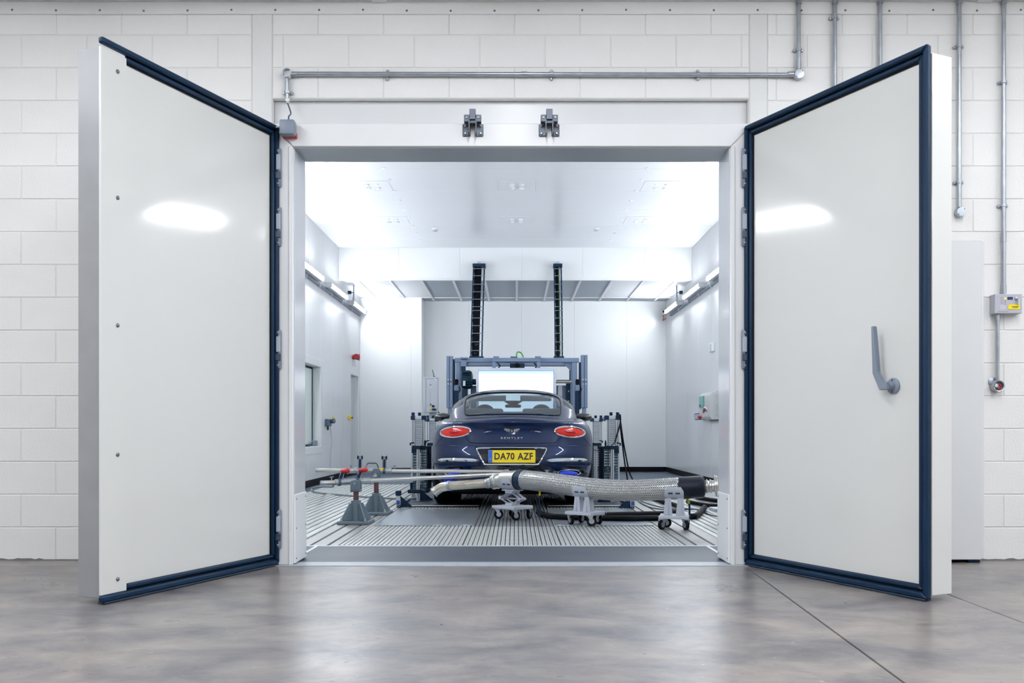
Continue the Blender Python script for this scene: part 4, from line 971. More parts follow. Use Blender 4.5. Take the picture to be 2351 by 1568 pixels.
# ------------------------------------------------------------------ side towers by the wheels
m_slat = mat('slat_grey', (158,165,174), .5); m_slat2 = mat('slat_teal', (62,88,104), .5)
def tower(lab, X, Y, s, far=False):
    t = thing('side_tower', lab, 'tower', (X, Y, 0), group='aluminium side towers')
    bx = lambda x0, x1, y0, y1, z0, z1, nm, m, bev=.004, par=t: MB().box(min(s*x0, s*x1), max(s*x0, s*x1), y0, y1, z0, z1, bev=bev).build(nm, m, par)
    for x0, x1, y0, z0, z1 in ((.040,.090,.28,0,1.075), (-.070,-.045,.28,.0,1.05), (-.092,-.050,-.36,0,.70)):
        p_ = bx(x0, x1, y0, y0+.05, z0, z1, 'profile_post', m_alu)
        bx((x0+x1)/2-.004, (x0+x1)/2+.004, y0-.0015, y0, z0+.01, z1-.01, 'profile_groove', m_dgrey, 0, p_)
    bx(-.08, .095, .28, .33, 1.045, 1.075, 'top_bar', m_alu)
    for x0 in (.038, -.105): bx(x0, x0+.056, .265, .345, 1.03, 1.085, 'corner_block', m_navy)
    for x in (.065, -.02): MB().rev((s*x, .30, 1.083), (0,0,1), [(0,.020), (.02,.020), (.035,.024), (.045,.016)], 12).build('cap_knob', m_navy, t)
    for k in range(14): bx(-.045, .040, .295, .325, .70+.0245*k, .70+.0245*k+.019, 'slat', m_slat, .003)
    # lower dark case with slats
    c_ = bx(-.19, -.165, -.30, .20, .10, .69, 'case_side', m_navy, .004); bx(-.05, .03, -.20, .20, .60, .69, 'case_head', m_navy)
    for k in range(16): bx(-.163, -.098, -.31, -.29, .12+.034*k, .12+.034*k+.026, 'lower_slat', m_slat2, .003)
    for k in range(16): bx(-.045, .022, -.12, -.10, .10+.036*k, .10+.036*k+.028, 'lower_slat', m_slat2, .003)
    bx(-.165, -.09, -.32, -.28, .655, .70, 'case_top', m_navy); bx(-.10, .0, -.375, -.33, .655, .70, 'clamp_block', m_navy)
    MB().tube(spline([(s*.02, -.35, .70), (s*.03, -.36, .725), (s*-.02, -.36, .735)], 4), .008, 6).build('clamp_lever', m_black, t)
    MB().rev((s*-.15, -.30, .70), (0,0,1), [(0,.008), (.01,.013), (.05,.010), (.07,.004)], 10).build('spigot', m_black, t)
    bx(-.11, .06, -.37, -.32, .10, .145, 'lower_clamp', m_navy); bx(.03, .10, .26, .34, .10, .20, 'lower_clamp', m_navy)
    MB().prism([(0,0), (.16,0), (.155,.02), (.0,.15)], (s*-.095, -.34, .0), (-s,0,0), (0,0,1), (0,1,0), .012, bev=.002).build('foot_gusset', m_navy, t)
    # front foot on a floor rail
    bx(.035, .075, -1.36, -.36, .0, .03, 'floor_beam', m_dgrey)
    ft = bx(.030, .080, -1.36, -1.31, .03, .14, 'foot_post', m_alu); bx(.025, .085, -1.37, -1.30, .14, .195, 'foot_cap', m_navy, .004, ft); bx(.036, .074, -1.375, -1.36, .04, .085, 'blue_latch', m_blue, .003, ft)
    MB().prism([(0,0), (.13,0), (.125,.02), (0,.13)], (s*.03, -1.34, .005), (-s,0,0), (0,0,1), (0,1,0), .012, bev=.002).build('foot_gusset', m_navy, ft)
    # link arm towards the next tower
    MB().tube([(s*-.10, .34, 1.055), (s*-.02, 1.2 if not far else .62, 1.035)], .02, 10).build('link_arm', mat('link_blue', (120,146,214), .35), t)
    return t
tower('near left aluminium tower with grey slats beside the car', -1.29, 5.70, -1)
tower('near right aluminium tower with grey slats beside the car', 1.275, 5.55, 1)
tower('far left aluminium tower half hidden behind the car', -1.33, 8.2, -1, True)
tower('far right aluminium tower half hidden behind its nearer twin', 1.30, 8.2, 1, True)
for pts, lab in (([(1424,952,12.2), (1424,972,12.2), (1416,1000,12.15), (1412,1016,12.1)], 'black cable looping from the near right tower top to its clamp'), ([(1422,951,12.25), (1424,975,12.3), (1432,1045,12.35), (1441,1105,12.2)], 'black cable dropping from the near right tower to the floor'), ([(1425,970,12.3), (1432,1020,12.4), (1444,1080,12.5), (1452,1100,12.6)], 'thin black cable hanging right of the near right tower')):
    P = [Wp(*p) for p in pts]
    if 'floor' in lab: P.append(Vector((P[-1].x+.02, P[-1].y, .012)))
    tag(MB().tube(spline(P, 8), .010, 6).build('tower_cable', m_black), lab, 'cable')
P = [Wp(*p) for p in ((1345,1020,11.3), (1365,1033,11.7), (1385,1035.5,11.9), (1395,1030,12.1), (1412,1016,12.05))]
tag(MB().tube(spline(P, 8), .006, 6).build('sensor_wire', m_dgrey), 'thin wire slung between the car flank and the right tower', 'wire')

# ------------------------------------------------------------------ anchor stands and restraint rods (left)
m_stand = mat('stand_grey', (102,117,128), .42, spec=.35)
m_thread = mat('rusty_thread', (96,66,70), .5, metal=.4)
def stand(lab, X, Y, zt, high):
    t = thing('anchor_stand', lab, 'stand', (X, Y, 0), math.radians(-4), group='floor anchor stands')
    MB().box(-.15, .15, -.15, .15, .002, .032, bev=.005).build('base_plate', m_stand, t)
    MB().rev((0,0,.032), (0,0,1), [(0,.046), (.19,.046), (.192,.036)], 20).build('column', m_stand, t)
    for k in range(4):
        a = PI/4+k*PI/2; u = Vector((math.cos(a), math.sin(a), 0)); n_ = Vector((-u.y, u.x, 0))
        MB().prism([(.042,.032), (.165,.032), (.16,.05), (.075,.195), (.042,.20)], -n_*.006, u, (0,0,1), n_, .012, bev=.002).build('gusset', m_stand, t)
    MB().rev((0,0,.2), (0,0,1), [(0,.027)]+[(.012*k, .027 if k % 2 else .0245) for k in range(1, int((zt-.2)/.012))]+[(zt-.2,.026)], 14).build('threaded_rod', m_thread, t)
    for x in (-.048, .040):
        if high: poly = [(-.035,zt), (.035,zt), (.035,zt+.10), (.022,zt+.125), (-.022,zt+.125), (-.035,zt+.10)]
        else: poly = [(-.045,zt-.01), (.045,zt-.01), (.045,zt+.085), (.030,zt+.10), (-.030,zt+.10), (-.045,zt+.085)]
        MB().prism([(b_, c_) for b_, c_ in poly], (0, x, 0), (1,0,0), (0,0,1), (0,1,0), .009, bev=.002).build('clevis_plate', m_stand, t)
    MB().box(-.045, .045, -.048, .049, zt-.012, zt+.012, bev=.004).build('clevis_base', m_stand, t)
    MB().cyl((0,-.062,zt+.07), (0,.06,zt+.07), .011, seg=10).build('clevis_bolt', m_galv, t)
    for sx in (-.1, .1):
        for sy in (-.1, .1):
            MB().rev((sx*1.15, sy*.3 if False else sy*.0-.115 if sy < 0 else .115, .032), (0,0,1), [(0,.014), (.012,.014), (.014,.008), (.03,.008), (.031,.001)], 8).build('anchor_bolt', m_galv, t)
    if high: MB().rev((0,-.0485,zt+.055), (0,-1,0), [(0,.016), (.001,.016)], 16).build('round_sticker', m_white, t)
    return t
stand('nearer grey anchor stand with a square bolted base on the slotted rail', -1.52, 2.52, .315, False)
stand('farther grey anchor stand with a tall clevis and round white sticker', -1.475, 3.52, .36, True)
def rod(lab, A, B, r, sl0, sl1, red, hnd):
    d = (B-A).normalized(); L = (B-A).length; up = Vector((0,0,1)); up = (up-d*up.dot(d)).normalized(); sd = d.cross(up)
    t = thing('restraint_rod', lab, 'rod', A, group='restraint rods')
    MB().cyl(A, B, r, seg=20, bev=.002).build('bar', m_steel, t, True)
    MB().rev(A-d*.004, d, [(0,r*.9), (.0,r*1.06), (.02,r*1.06), (.022,r)], 18).build('end_cap', m_galv, t, True)
    a, b = A+d*sl0, A+d*sl1
    MB().rev(a, d, [(0,r*1.02), (.004,r*1.42), (sl1-sl0-.004,r*1.42), (sl1-sl0,r*1.02)], 20).build('sleeve', mat('sleeve_steel', (168,174,180), .35, metal=.8), t, True)
    for f in ((.12, .62) if red else (.16, .80)):
        c = a+(b-a)*f
        cl = MB().rev(c-d*.012, d, [(0,r*1.5), (0,r*1.75), (.024,r*1.75), (.024,r*1.5)], 18).build('clamp', m_dgrey, t, True)
        dirn = (up*.9+d*.35+sd*.0).normalized() if red else up
        for e in (-.016, .016): MB().tube([c+d*e-up*r*1.5, c+d*e+dirn*.13], .006, 6).build('clamp_link', m_galv, cl, True)
        MB().box(-.014, .014, -.012, .012, -.05, .05, bev=.004, M=Matrix.Translation(c+dirn*.075) @ dirn.to_track_quat('Z', 'Y').to_matrix().to_4x4()).build('clamp_body', m_navy, cl, True)
        if red: MB().rev(c+dirn*.11-d*.02, (d*.8+up*.1+sd*.5), [(0,.012), (.015,.020), (.07,.024), (.085,.018), (.09,.004)], 14).build('red_grip', m_red, cl, True)
        else:
            for e in (-.022, .022): MB().rev(c+up*.12+d*e, up, [(0,.008), (.02,.011), (.04,.008), (.042,.001)], 10).build('clamp_tip', m_navy, cl, True)
            MB().rev(c+up*.13, up, [(0,.010), (.025,.014), (.03,.004)], 10).build('clamp_pin', m_galv, cl, True)
    h0, h1 = a+(b-a)*hnd[0], a+(b-a)*hnd[1]; hh = h1-h0
    MB().tube([h0+up*r, h0+hh*.16+up*.075, h0+hh*.22+up*.08, h0+hh*.78+up*.08, h0+hh*.84+up*.075, h1+up*r], .0065, 8).build('carry_handle', m_dgrey, t, True)
    for f in (-.03, sl1-sl0+.03):
        c = a+d*f; MB().tube([c, c+up*(r+.03)], .007, 6).build('lock_screw', m_galv, t, True); MB().tube([c+up*(r+.03)-d*.018, c+up*(r+.035)+d*.018], .006, 6).build('wing_nut', m_galv, t, True)
    MB().rev(B-d*.05, d, [(0,r), (.005,r*1.3), (.05,r*1.3), (.055,.008), (.09,.008)], 16).build('rod_eye', m_galv, t, True)
    if not red: MB().box(-.03, .03, -.002, .002, -.012, .012, M=Matrix.Translation(a+(b-a)*.72+up*r*1.43*.6-Vector((0,r*1.2,0)))).build('yellow_sticker', m_yellow, t, True)
    return t
rod('upper steel restraint rod reaching from the farther stand to the car', Wp(726,1079.5,10.0), Wp(1168,1083,10.28), .0215, .395, .80, False, (.30,.66))
rod('lower steel restraint rod with red clamp grips on the nearer stand', Wp(737,1109,8.86), Wp(1168,1088,9.95), .0205, .135, .50, True, (.30,.68))

# grey cord on the floor at the left
tag(MB().tube(spline([Wp(764,1112,8.95), Wp(764,1117,8.95), Wp(745,1117,9.2), Wp(724,1119,9.35), Wp(716,1124,9.4), Wp(722,1130,9.35), Gp(745,1133,.013), Gp(780,1136,.013), Gp(830,1140,.013), Gp(880,1143,.013), Gp(930,1145,.013), Gp(975,1143,.02)], 8), .0105, 8).build('grey_cord', mat('grey_cord', (120,136,144), .5)), 'grey cord hanging from the lower rod and trailing across the floor', 'cord')

# ------------------------------------------------------------------ exhaust pipe, collector and braided hose
def bellows(A, B, r, n):
    d = (B-A).normalized(); L = (B-A).length; return MB().rev(A, d, [(L*k/(2*n), r*(1. if k % 2 else .93)) for k in range(2*n+1)], 24)
pe = [Wp(996,1131,9.92), Wp(1004,1125,9.92), Wp(1014,1119,9.90), Wp(1024,1116.5,9.87), Wp(1032,1115.5,9.85)]
A, B = pe[-1], Wp(1120,1109.5,9.62)
ex = thing('exhaust_pipe', 'steel exhaust elbow and ribbed flexible pipe behind the car', 'pipe', (A.x, A.y, 0))
m_tube = mat('warm_steel', (214,206,192), .24, metal=1., noise=.08, nscale=9)
MB().tube(spline(pe, 5), .050, 24).build('elbow', m_tube, ex, True)
MB().rev(pe[0]+(pe[0]-pe[1]).normalized()*.003, pe[1]-pe[0], [(0,.040), (0,.056), (.012,.056), (.014,.05)], 28).build('rim', m_galv, ex, True)
bellows(A, B, .0475, 34).build('flexible_pipe', m_tube, ex, True)
for c in (A, B): MB().rev(c-(B-A).normalized()*.012, B-A, [(0,.047), (0,.053), (.024,.053), (.024,.047)], 24).build('band_clamp', m_galv, ex, True)
C0, C1, C2 = Wp(1128,1107,9.60), Wp(1157,1102.5,9.50), Wp(1190,1101,9.36)
col_ = thing('hose_collector', 'polished steel collector drum joining the exhaust pipe and the braided hose', 'collector', (C1.x, C1.y, 0))
dd = (C1-C0).normalized()
MB().rev(B, C0-B, [(0,.046), ((C0-B).length,.052)], 24).build('inlet', m_steel, col_, True)
MB().rev(C0, C1-C0, [(0,.052), (.02,.066), (.025,.07), (.035,.07), (.04,.06), (.07,.062), (.075,.07), (.085,.07), (.09,.064), ((C1-C0).length,.066)], 28).build('reducer', m_steel, col_, True)
for f in (.03, .08): MB().tube([C0+dd*f+frame_of(dd)[0]*.074*math.cos(k*PI/12)+frame_of(dd)[1]*.074*math.sin(k*PI/12) for k in range(24)], .005, 6, closed=True).build('v_clamp', m_chrome, col_, True)
MB().rev(C1, C2-C1, [(0,.06), (.004,.094), ((C2-C1).length-.002,.094), ((C2-C1).length,.09)], 36).build('drum', m_steel, col_, True)
for px, py in ((1203,1084), (1256,1083)):
    p = Wp(px, py, 9.95)
    hk = MB().cyl(p+Vector((0,0,-.05)), p+Vector((0,0,.005)), .012, seg=10).build('tow_pin', m_steel, car, True); MB().rev(p+Vector((0,0,.005)), (0,0,1), [(0,.012), (.008,.026), (.014,.026), (.016,.01)], 14).build('pin_head', m_steel, hk, True)
    MB().box(p.x-.02, p.x+.02, p.y-.005, p.y+.75, p.z-.062, p.z-.046, bev=.003).build('tow_bracket', m_dgrey, hk, True)
# car end boots
for sx, tip in ((-1, Wp(1038,1103,10.10)), (1, Wp(1312,1096,10.30))):
    a = Vector((-.03+sx*.635, 4.02, .408)); lab = 'blue silicone boot on the left tailpipe above the steel elbow' if sx < 0 else 'blue silicone boot plugged into the right tailpipe'
    t = thing('exhaust_boot', lab, 'boot', a, group='blue exhaust boots')
    if sx < 0: P = spline([a+Vector((0,.10,0)), a+Vector((-.005,0,0)), a+Vector((-.04,-.10,-.03)), a+Vector((-.075,-.20,-.075))], 6); R_ = [.055-.010*abs(math.sin(i*.9)) for i in range(len(P))]
    else: P = spline([a+Vector((0,.12,0)), a+Vector((0,.02,0)), a+Vector((-.01,-.04,-.006)), a+Vector((-.02,-.08,-.02))], 6); R_ = [.030]*len(P)
    if sx < 0: MB().tube(P, R_, 18).build('sleeve', m_silic, t, True)
    else:
        MB().sphere(a+Vector((-.02,.0,.0)), .1, 20, (.95,.4,.32)).build('sleeve', m_silic, t, True)
        MB().sphere(a+Vector((.05,-.015,-.004)), .05, 14, (.9,.6,.5)).build('fold', m_silic, t, True)

def braid_mat():
    m = bpy.data.materials.new('steel_braid'); m.use_nodes = True; nt = m.node_tree; b = nt.nodes['Principled BSDF']; L = nt.links.new
    b.inputs['Metallic'].default_value = .95; b.inputs['Roughness'].default_value = .26
    uv = nt.nodes.new('ShaderNodeUVMap'); uv.uv_map = 'UVMap'; sp = nt.nodes.new('ShaderNodeSeparateXYZ'); L(uv.outputs[0], sp.inputs[0])
    def mth(op, a, c=None):
        n = nt.nodes.new('ShaderNodeMath'); n.operation = op
        for i, v in enumerate((a, c)):
            if v is None: continue
            if isinstance(v, (int, float)): n.inputs[i].default_value = v
            else: L(v, n.inputs[i])
        return n.outputs[0]
    Aa = mth('MULTIPLY', sp.outputs[0], 26.); row = mth('FLOOR', Aa); par = mth('SUBTRACT', mth('MULTIPLY', mth('MODULO', row, 2.), 2.), 1.); fr_ = mth('SUBTRACT', mth('FRACT', Aa), .5)
    nz = nt.nodes.new('ShaderNodeTexNoise'); nz.inputs['Scale'].default_value = 14.; nz.inputs['Detail'].default_value = 2
    Bb = mth('ADD', mth('MULTIPLY', sp.outputs[1], 60.), mth('MULTIPLY', nz.outputs['Fac'], 1.2)); S = mth('FRACT', mth('ADD', Bb, mth('MULTIPLY', par, mth('MULTIPLY', fr_, 1.3))))
    h = mth('SUBTRACT', 1., mth('POWER', mth('ABSOLUTE', mth('MULTIPLY', mth('SUBTRACT', S, .5), 2.)), 3.)); e = mth('SUBTRACT', 1., mth('POWER', mth('ABSOLUTE', mth('MULTIPLY', fr_, 2.)), 10.)); H = mth('MULTIPLY', h, e)
    fine = mth('MULTIPLY', mth('FRACT', mth('MULTIPLY', S, 4.)), .25)
    r = nt.nodes.new('ShaderNodeValToRGB'); r.color_ramp.elements[0].color = rgb(26,34,44); r.color_ramp.elements[1].color = rgb(216,216,214); r.color_ramp.elements[1].position = .95; L(mth('SUBTRACT', H, fine), r.inputs[0]); L(r.outputs[0], b.inputs['Base Color'])
    bp = nt.nodes.new('ShaderNodeBump'); bp.inputs['Strength'].default_value = .7; bp.inputs['Distance'].default_value = .004; L(H, bp.inputs['Height']); L(bp.outputs[0], b.inputs['Normal'])
    return m
HP = [Wp(*p) for p in ((1190,1100.5,9.36), (1218,1103,9.27), (1249.5,1106.5,9.13), (1305,1114,8.92), (1371,1122.5,8.72), (1437.6,1126,8.58), (1504,1124,8.47), (1572,1120,8.41))]
HS = spline(HP, 12)
hose = thing('extraction_hose', 'thick braided steel extraction hose resting on three trolleys', 'hose', (HP[4].x, HP[4].y, 0))
def uvtube(P, r, seg, name, m, parent):
    b = bmesh.new(); uvl = b.loops.layers.uv.new('UVMap'); rings = []; L_ = [0.]
    for i in range(1, len(P)): L_.append(L_[-1]+(P[i]-P[i-1]).length)
    for i, p in enumerate(P):
        d = (P[min(i+1, len(P)-1)]-P[max(i-1, 0)]).normalized(); up = Vector((0,0,1)); up = (up-d*up.dot(d)).normalized(); s_ = d.cross(up)
        rings.append([b.verts.new(p+(s_*math.cos(2*PI*k/seg)+up*math.sin(2*PI*k/seg))*r) for k in range(seg)])
    for i in range(len(P)-1):
        for k in range(seg):
            f = b.faces.new([rings[i][k], rings[i][(k+1) % seg], rings[i+1][(k+1) % seg], rings[i+1][k]]); f.smooth = True
            for lp, (kk, ii) in zip(f.loops, ((k,i), (k+1,i), (k+1,i+1), (k,i+1))): lp[uvl].uv = (kk/seg, L_[ii])
    b.faces.new(rings[0][::-1]); b.faces.new(rings[-1]); me = bpy.data.meshes.new(name); b.to_mesh(me); b.free()
    o = obj(name, me, m, parent, True); return o
HB, HE = HS[3:-3], HS[-4]
uvtube(HB, .097, 48, 'braid', braid_mat(), hose)
d0 = (HS[2]-HS[0]).normalized()
MB().rev(HP[0]+d0*.0, d0, [(0,.094), (.002,.100), (.062,.101), (.064,.095)], 40).build('rubber_collar', m_rubber, hose, True)
d1 = (HS[-1]-HS[-6]).normalized(); e0 = HS[-4]
MB().rev(e0, d1, [(0,.096), (.004,.102), (.10,.100), (.19,.101), (.215,.096), (.225,.07)], 40).build('rubber_sleeve', mat('sleeve_black', (4,16,34), .42, spec=.3, bump=.3, bscale=14), hose, True)
e1 = e0+d1*.222
MB().rev(e1, d1, [(0,.052), (.014,.056), (.018,.062), (.028,.062), (.032,.054), (.044,.05), (.048,.06), (.06,.06), (.064,.052), (.085,.052), (.09,.094), (.104,.094), (.106,.05)], 36).build('coupling', m_steel, hose, True)
MB().rev(e1+d1*.106, d1, [(0,.088), (.014,.088), (.02,.06), (.03,.058), (1.35,.058)], 30).build('outlet_pipe', m_steel, hose, True)

# ------------------------------------------------------------------ trolleys
m_tro = mat('trolley_grey', (196,200,212), .42)
def caster(t, x, y, zt, a):
    M = Matrix.Translation((x, y, 0)) @ Matrix.Rotation(a, 4, 'Z'); o_ = M @ Vector((.02, 0, .046)); ax = (M.to_3x3() @ Vector((0,1,0)))
    w_ = MB().rev(o_-ax*.013, ax, [(0,.024), (.0,.041), (.004,.046), (.022,.046), (.026,.041), (.026,.024)], 24).build('caster', m_black, t)
    MB().rev(o_-ax*.0145, ax, [(0,.010), (0,.025), (.029,.025), (.029,.010)], 18).build('hub', m_galv, w_)
    f = MB()
    for s in (-1, 1): f.prism([(-.022,zt), (.03,zt), (.030,.05), (.022,.036), (.012,.042)], M @ Vector((0, s*.019-.0015, 0)), M.to_3x3() @ Vector((1,0,0)), (0,0,1), ax, .003)
    f.box(-.026, .034, -.021, .021, zt-.008, zt, M=M)
    f.build('fork', m_galv, w_)
def saddle(t, zc, r, hw, m, zl=None, arc=98):
    G = []; n = 22
    for k in range(n+1):
        a = math.radians(-arc+2*arc*k/n); w_ = hw*(1. if abs(math.degrees(a)) < arc-22 else 1.-.30*(abs(math.degrees(a))-(arc-22))/22)
        dirv = Vector((0, -math.sin(a), -math.cos(a)))
        G.append([Vector((x, 0, zc))+dirv*rr for x, rr in ((-w_,r), (w_,r), (w_,r+.005), (-w_,r+.005), (-w_,r))])
    s_ = MB().grid(G).build('saddle', m, t)
    for x in (-.032, .032):
        a = math.radians(66); c = Vector((x, 0, zc))+Vector((0, -math.sin(a), -math.cos(a)))*(r+.005)
        MB().box(-.020, .020, -.002, .002, -.008, .008, M=Matrix.Translation(c) @ Matrix.Rotation(math.radians(24), 4, 'X')).build('slot', mat('slot_dark', (50,84,92), .6), s_)
    return s_
def hose_trolley(lab, i, bw, bd):
    p = HS[i]; d = (HS[i+2]-HS[i-2]).normalized(); rz = math.atan2(d.y, d.x)
    t = thing('hose_trolley', lab, 'trolley', (p.x, p.y, .004), rz, group='hose trolleys')
    MB().box(-bw, bw, -bd, bd, .098, .126, bev=.003).build('base_plate', m_tro, t)
    for x in (-.055, .055):
        MB().prism([(-.075,.126), (.075,.126), (.050,p.z-.075), (-.050,p.z-.075)], (x-.003, 0, 0), (0,1,0), (0,0,1), (1,0,0), .006, bev=.001).build('upright', m_tro, t)
        MB().prism([(-.04,.126), (.04,.126), (.025,p.z-.085), (-.025,p.z-.085)], (x, -.055, 0), (1,0,0), (0,0,1), (0,1,0), .004, bev=.001).build('upright_flange', m_tro, t)
    saddle(t, p.z, .0985, .085, m_tro)
    for k, (x, y) in enumerate(((-bw+.035,-bd+.035), (bw-.035,-bd+.035), (-bw+.035,bd-.035), (bw-.035,bd-.035))): caster(t, x, y, .098, .5+k*1.1+i)
    return t
hose_trolley('middle wheeled hose trolley with a saddle under the braided hose', 43, .145, .125)
hose_trolley('right hand wheeled hose trolley near the black rubber sleeve', 79, .13, .125)
p = C2*.6+C1*.4; rz = math.atan2((C2-C1).y, (C2-C1).x)
t = thing('scissor_trolley', 'white wheeled scissor lift trolley carrying the steel collector drum', 'trolley', (p.x, p.y, 0), rz)
MB().box(-.155, .155, -.14, .14, .105, .135, bev=.003).build('base_plate', m_tro, t)
zm, zl, zh = .205, .150, .272
for y in (-.03, .03):
    for s in (-1, 1):
        MB().tube([(s*.02, y, zl), (s*.135, y, zm)], .015, 4).build('lift_arm', m_tro, t); MB().tube([(s*.135, y, zm), (s*.02, y, zh)], .015, 4).build('lift_arm', m_tro, t)
for s in (-1, 1): MB().cyl((s*.135, -.045, zm), (s*.135, .045, zm), .014, seg=10).build('pivot', m_tro, t)
MB().cyl((-.17, 0, zm), (.15, 0, zm), .008, seg=10).build('screw_spindle', m_galv, t)
MB().rev((-.185, 0, zm), (1,0,0), [(0,.018), (.02,.018), (.022,.008)], 12).build('spindle_eye', m_tro, t)
MB().box(-.045, .045, -.06, .06, .134, .160, bev=.003).build('lower_block', m_tro, t); MB().box(-.05, .05, -.06, .06, .262, .284, bev=.003).build('upper_block', m_tro, t)
MB().box(-.085, .085, -.07, .07, .284, .294, bev=.002).build('top_plate', m_tro, t)
for x in (-.04, .04): MB().box(x-.004, x+.004, -.05, .05, .292, p.z-.085, bev=.001).build('saddle_web', m_tro, t)
saddle(t, p.z, .096, .075, m_tro)
for k, (x, y) in enumerate(((-.12,-.105), (.12,-.105), (-.12,.105), (.12,.105))): caster(t, x, y, .105, .9+k*.3)

# ------------------------------------------------------------------ hoses and cables on the floor
def cable(pts, r, m, lab, name='floor_cable', n=8, cat='cable', ripple=0):
    P = spline(pts, n); R_ = [r*(1+ripple*(i % 2)) for i in range(len(P))] if ripple else r
    return tag(MB().tube(P, R_, 10).build(name, m), lab, cat)
zf = lambda r: r+.002
cable([Gp(1236,1176,.035), Gp(1255,1183,.032), Gp(1290,1187,.032), Gp(1370,1189,.032), Gp(1440,1190,.032), Gp(1510,1189,.032)], .030, m_black, 'thick black hose lying under the middle trolley', 'floor_hose', cat='hose')
cable([Gp(1390,1181,.026), Gp(1450,1179.5,.026), Gp(1520,1178,.026), Gp(1556,1174,.026), Gp(1566,1168,.026), Gp(1552,1160,.026), Gp(1528,1154,.026), Gp(1512,1148,.026), Gp(1490,1143,.026)], .024, m_black, 'looped black hose on the floor behind the right trolley', 'floor_hose', cat='hose')
cable([Gp(1578,1152,.026), Gp(1600,1156,.026), Gp(1625,1160,.026), Gp(1655,1162,.026), Gp(1700,1163,.026)], .020, m_black, 'ribbed black hose running to the right wall', 'floor_hose', 10, 'hose', .28)
cable([Gp(1585,1186,.03), Gp(1598,1184,.03), Gp(1608,1175,.03), Gp(1618,1164,.03)], .025, m_black, 'short ribbed black hose end beside the right trolley', 'floor_hose', 10, 'hose', .25)
cable([Gp(1600,1142,.03), Gp(1622,1146,.03), Gp(1650,1150,.03), Gp(1690,1152,.03)], .026, m_black, 'black hose behind the outlet pipe on the right', 'floor_hose', cat='hose')
cable([Gp(1465,1151,.008), Gp(1490,1164,.008), Gp(1530,1170,.008), Gp(1580,1168,.008), Gp(1612,1172,.008), Gp(1628,1181,.008), Gp(1650,1186,.008)], .006, m_dgrey, 'thin dark cable wandering over the ribbed floor on the right')
cable([Gp(1470,1150,.008), Gp(1500,1160,.008), Gp(1535,1167,.008), Gp(1575,1170,.008), Gp(1600,1169,.008), Gp(1624,1180,.008)], .005, m_navy, 'second thin cable beside the looped hose on the right')
t = thing('tagged_cable', 'black cable with a yellow tag hanging under the braided hose', 'cable', Gp(1238,1182))
p = Wp(1239, 1127, 9.2)
MB().tube(spline([p+Vector((0,.02,.04)), p, p+Vector((0,0,-.07)), p+Vector((-.004,.0,-.15)), p+Vector((-.006,.0,-.225))], 6), .007, 8).build('lead', m_navy, t, True)
MB().cyl(p+Vector((0,0,-.002)), p+Vector((0,0,-.045)), .010, seg=10).build('yellow_tag', m_yellow, t, True)
MB().rev(p+Vector((-.002,0,-.12)), (0,0,-1), [(0,.008), (.03,.012), (.06,.013), (.10,.018), (.125,.018), (.127,.01)], 12).build('connector', m_navy, t, True)
t = thing('tagged_cable', 'cable with yellow and green tags hanging beside the right trolley', 'cable', Gp(1583,1190))
p = Wp(1578, 1146, 8.45)
MB().tube(spline([p+Vector((-.01,0,.04)), p, p+Vector((.018,0,-.05)), p+Vector((.02,0,-.12)), p+Vector((.018,0,-.165))], 6), .009, 8).build('lead', m_navy, t, True)
MB().tube(spline([p+Vector((-.006,0,.02)), p, p+Vector((.014,0,-.04))], 4), .0115, 8).build('yellow_tag', mat('tag_yellow', (196,198,40), .5), t, True)
# grey post of a further trolley just showing at the right jamb
t = thing('valve_stand', 'grey stand with a small black valve half hidden by the right jamb', 'stand', (1.86, 2.35, 0))
MB().box(-.02, .3, -.12, .12, .135, .165, bev=.003).build('top_plate', m_tro, t); MB().box(.02, .05, -.1, -.07, 0, .135, bev=.002).build('leg', m_stand, t); MB().box(.2, .23, -.1, -.07, 0, .135, bev=.002).build('leg', m_stand, t)
MB().rev((.035,-.11,.06), (0,-1,0), [(0,.02), (.02,.024), (.03,.01)], 10).build('valve', m_black, t)
# ------------------------------------------------------------------ conduits and fittings on the block wall
YC = -.028; XW = lambda px: (px-CX)/336.5; ZW = lambda py: H0-(py-CY)/336.5
def saddle_clip(t, x, z, horiz):
    a = (0,1) if horiz else (1,0)
    c = MB().rev((x-(.008 if horiz else 0), YC, z-(0 if horiz else .008)), (1,0,0) if horiz else (0,0,1), [(0,.015), (0,.0195), (.016,.0195), (.016,.015)], 16)
    c = c.build('saddle_clip', m_galv, t, True)
    for s in (-1, 1):
        px_, pz_ = x+(0 if horiz else s*.026), z+(s*.026 if horiz else 0)
        MB().rev((px_, -.001, pz_), (0,-1,0), [(0,.011), (.014,.011), (.02,.007), (.021,.001)], 10).build('clip_screw', m_galv, c, True)
def jbox(t, x, z, r=.032, opened=False):
    b = MB().rev((x, -.004, z), (0,-1,0), [(0,r), (.042,r), (.046,r*.94)] + ([(.046,r*.8), (.02,r*.78)] if opened else [(.047,r*.3)]), 24).build('junction_box', m_galv if not opened else m_alu, t, True)
    for s in (-1, 1): MB().rev((x+s*r*.6, -.05, z+s*r*.55), (0,-1,0), [(0,.004), (.002,.003)], 8).build('lid_screw', m_dgrey, b, True)
    return b
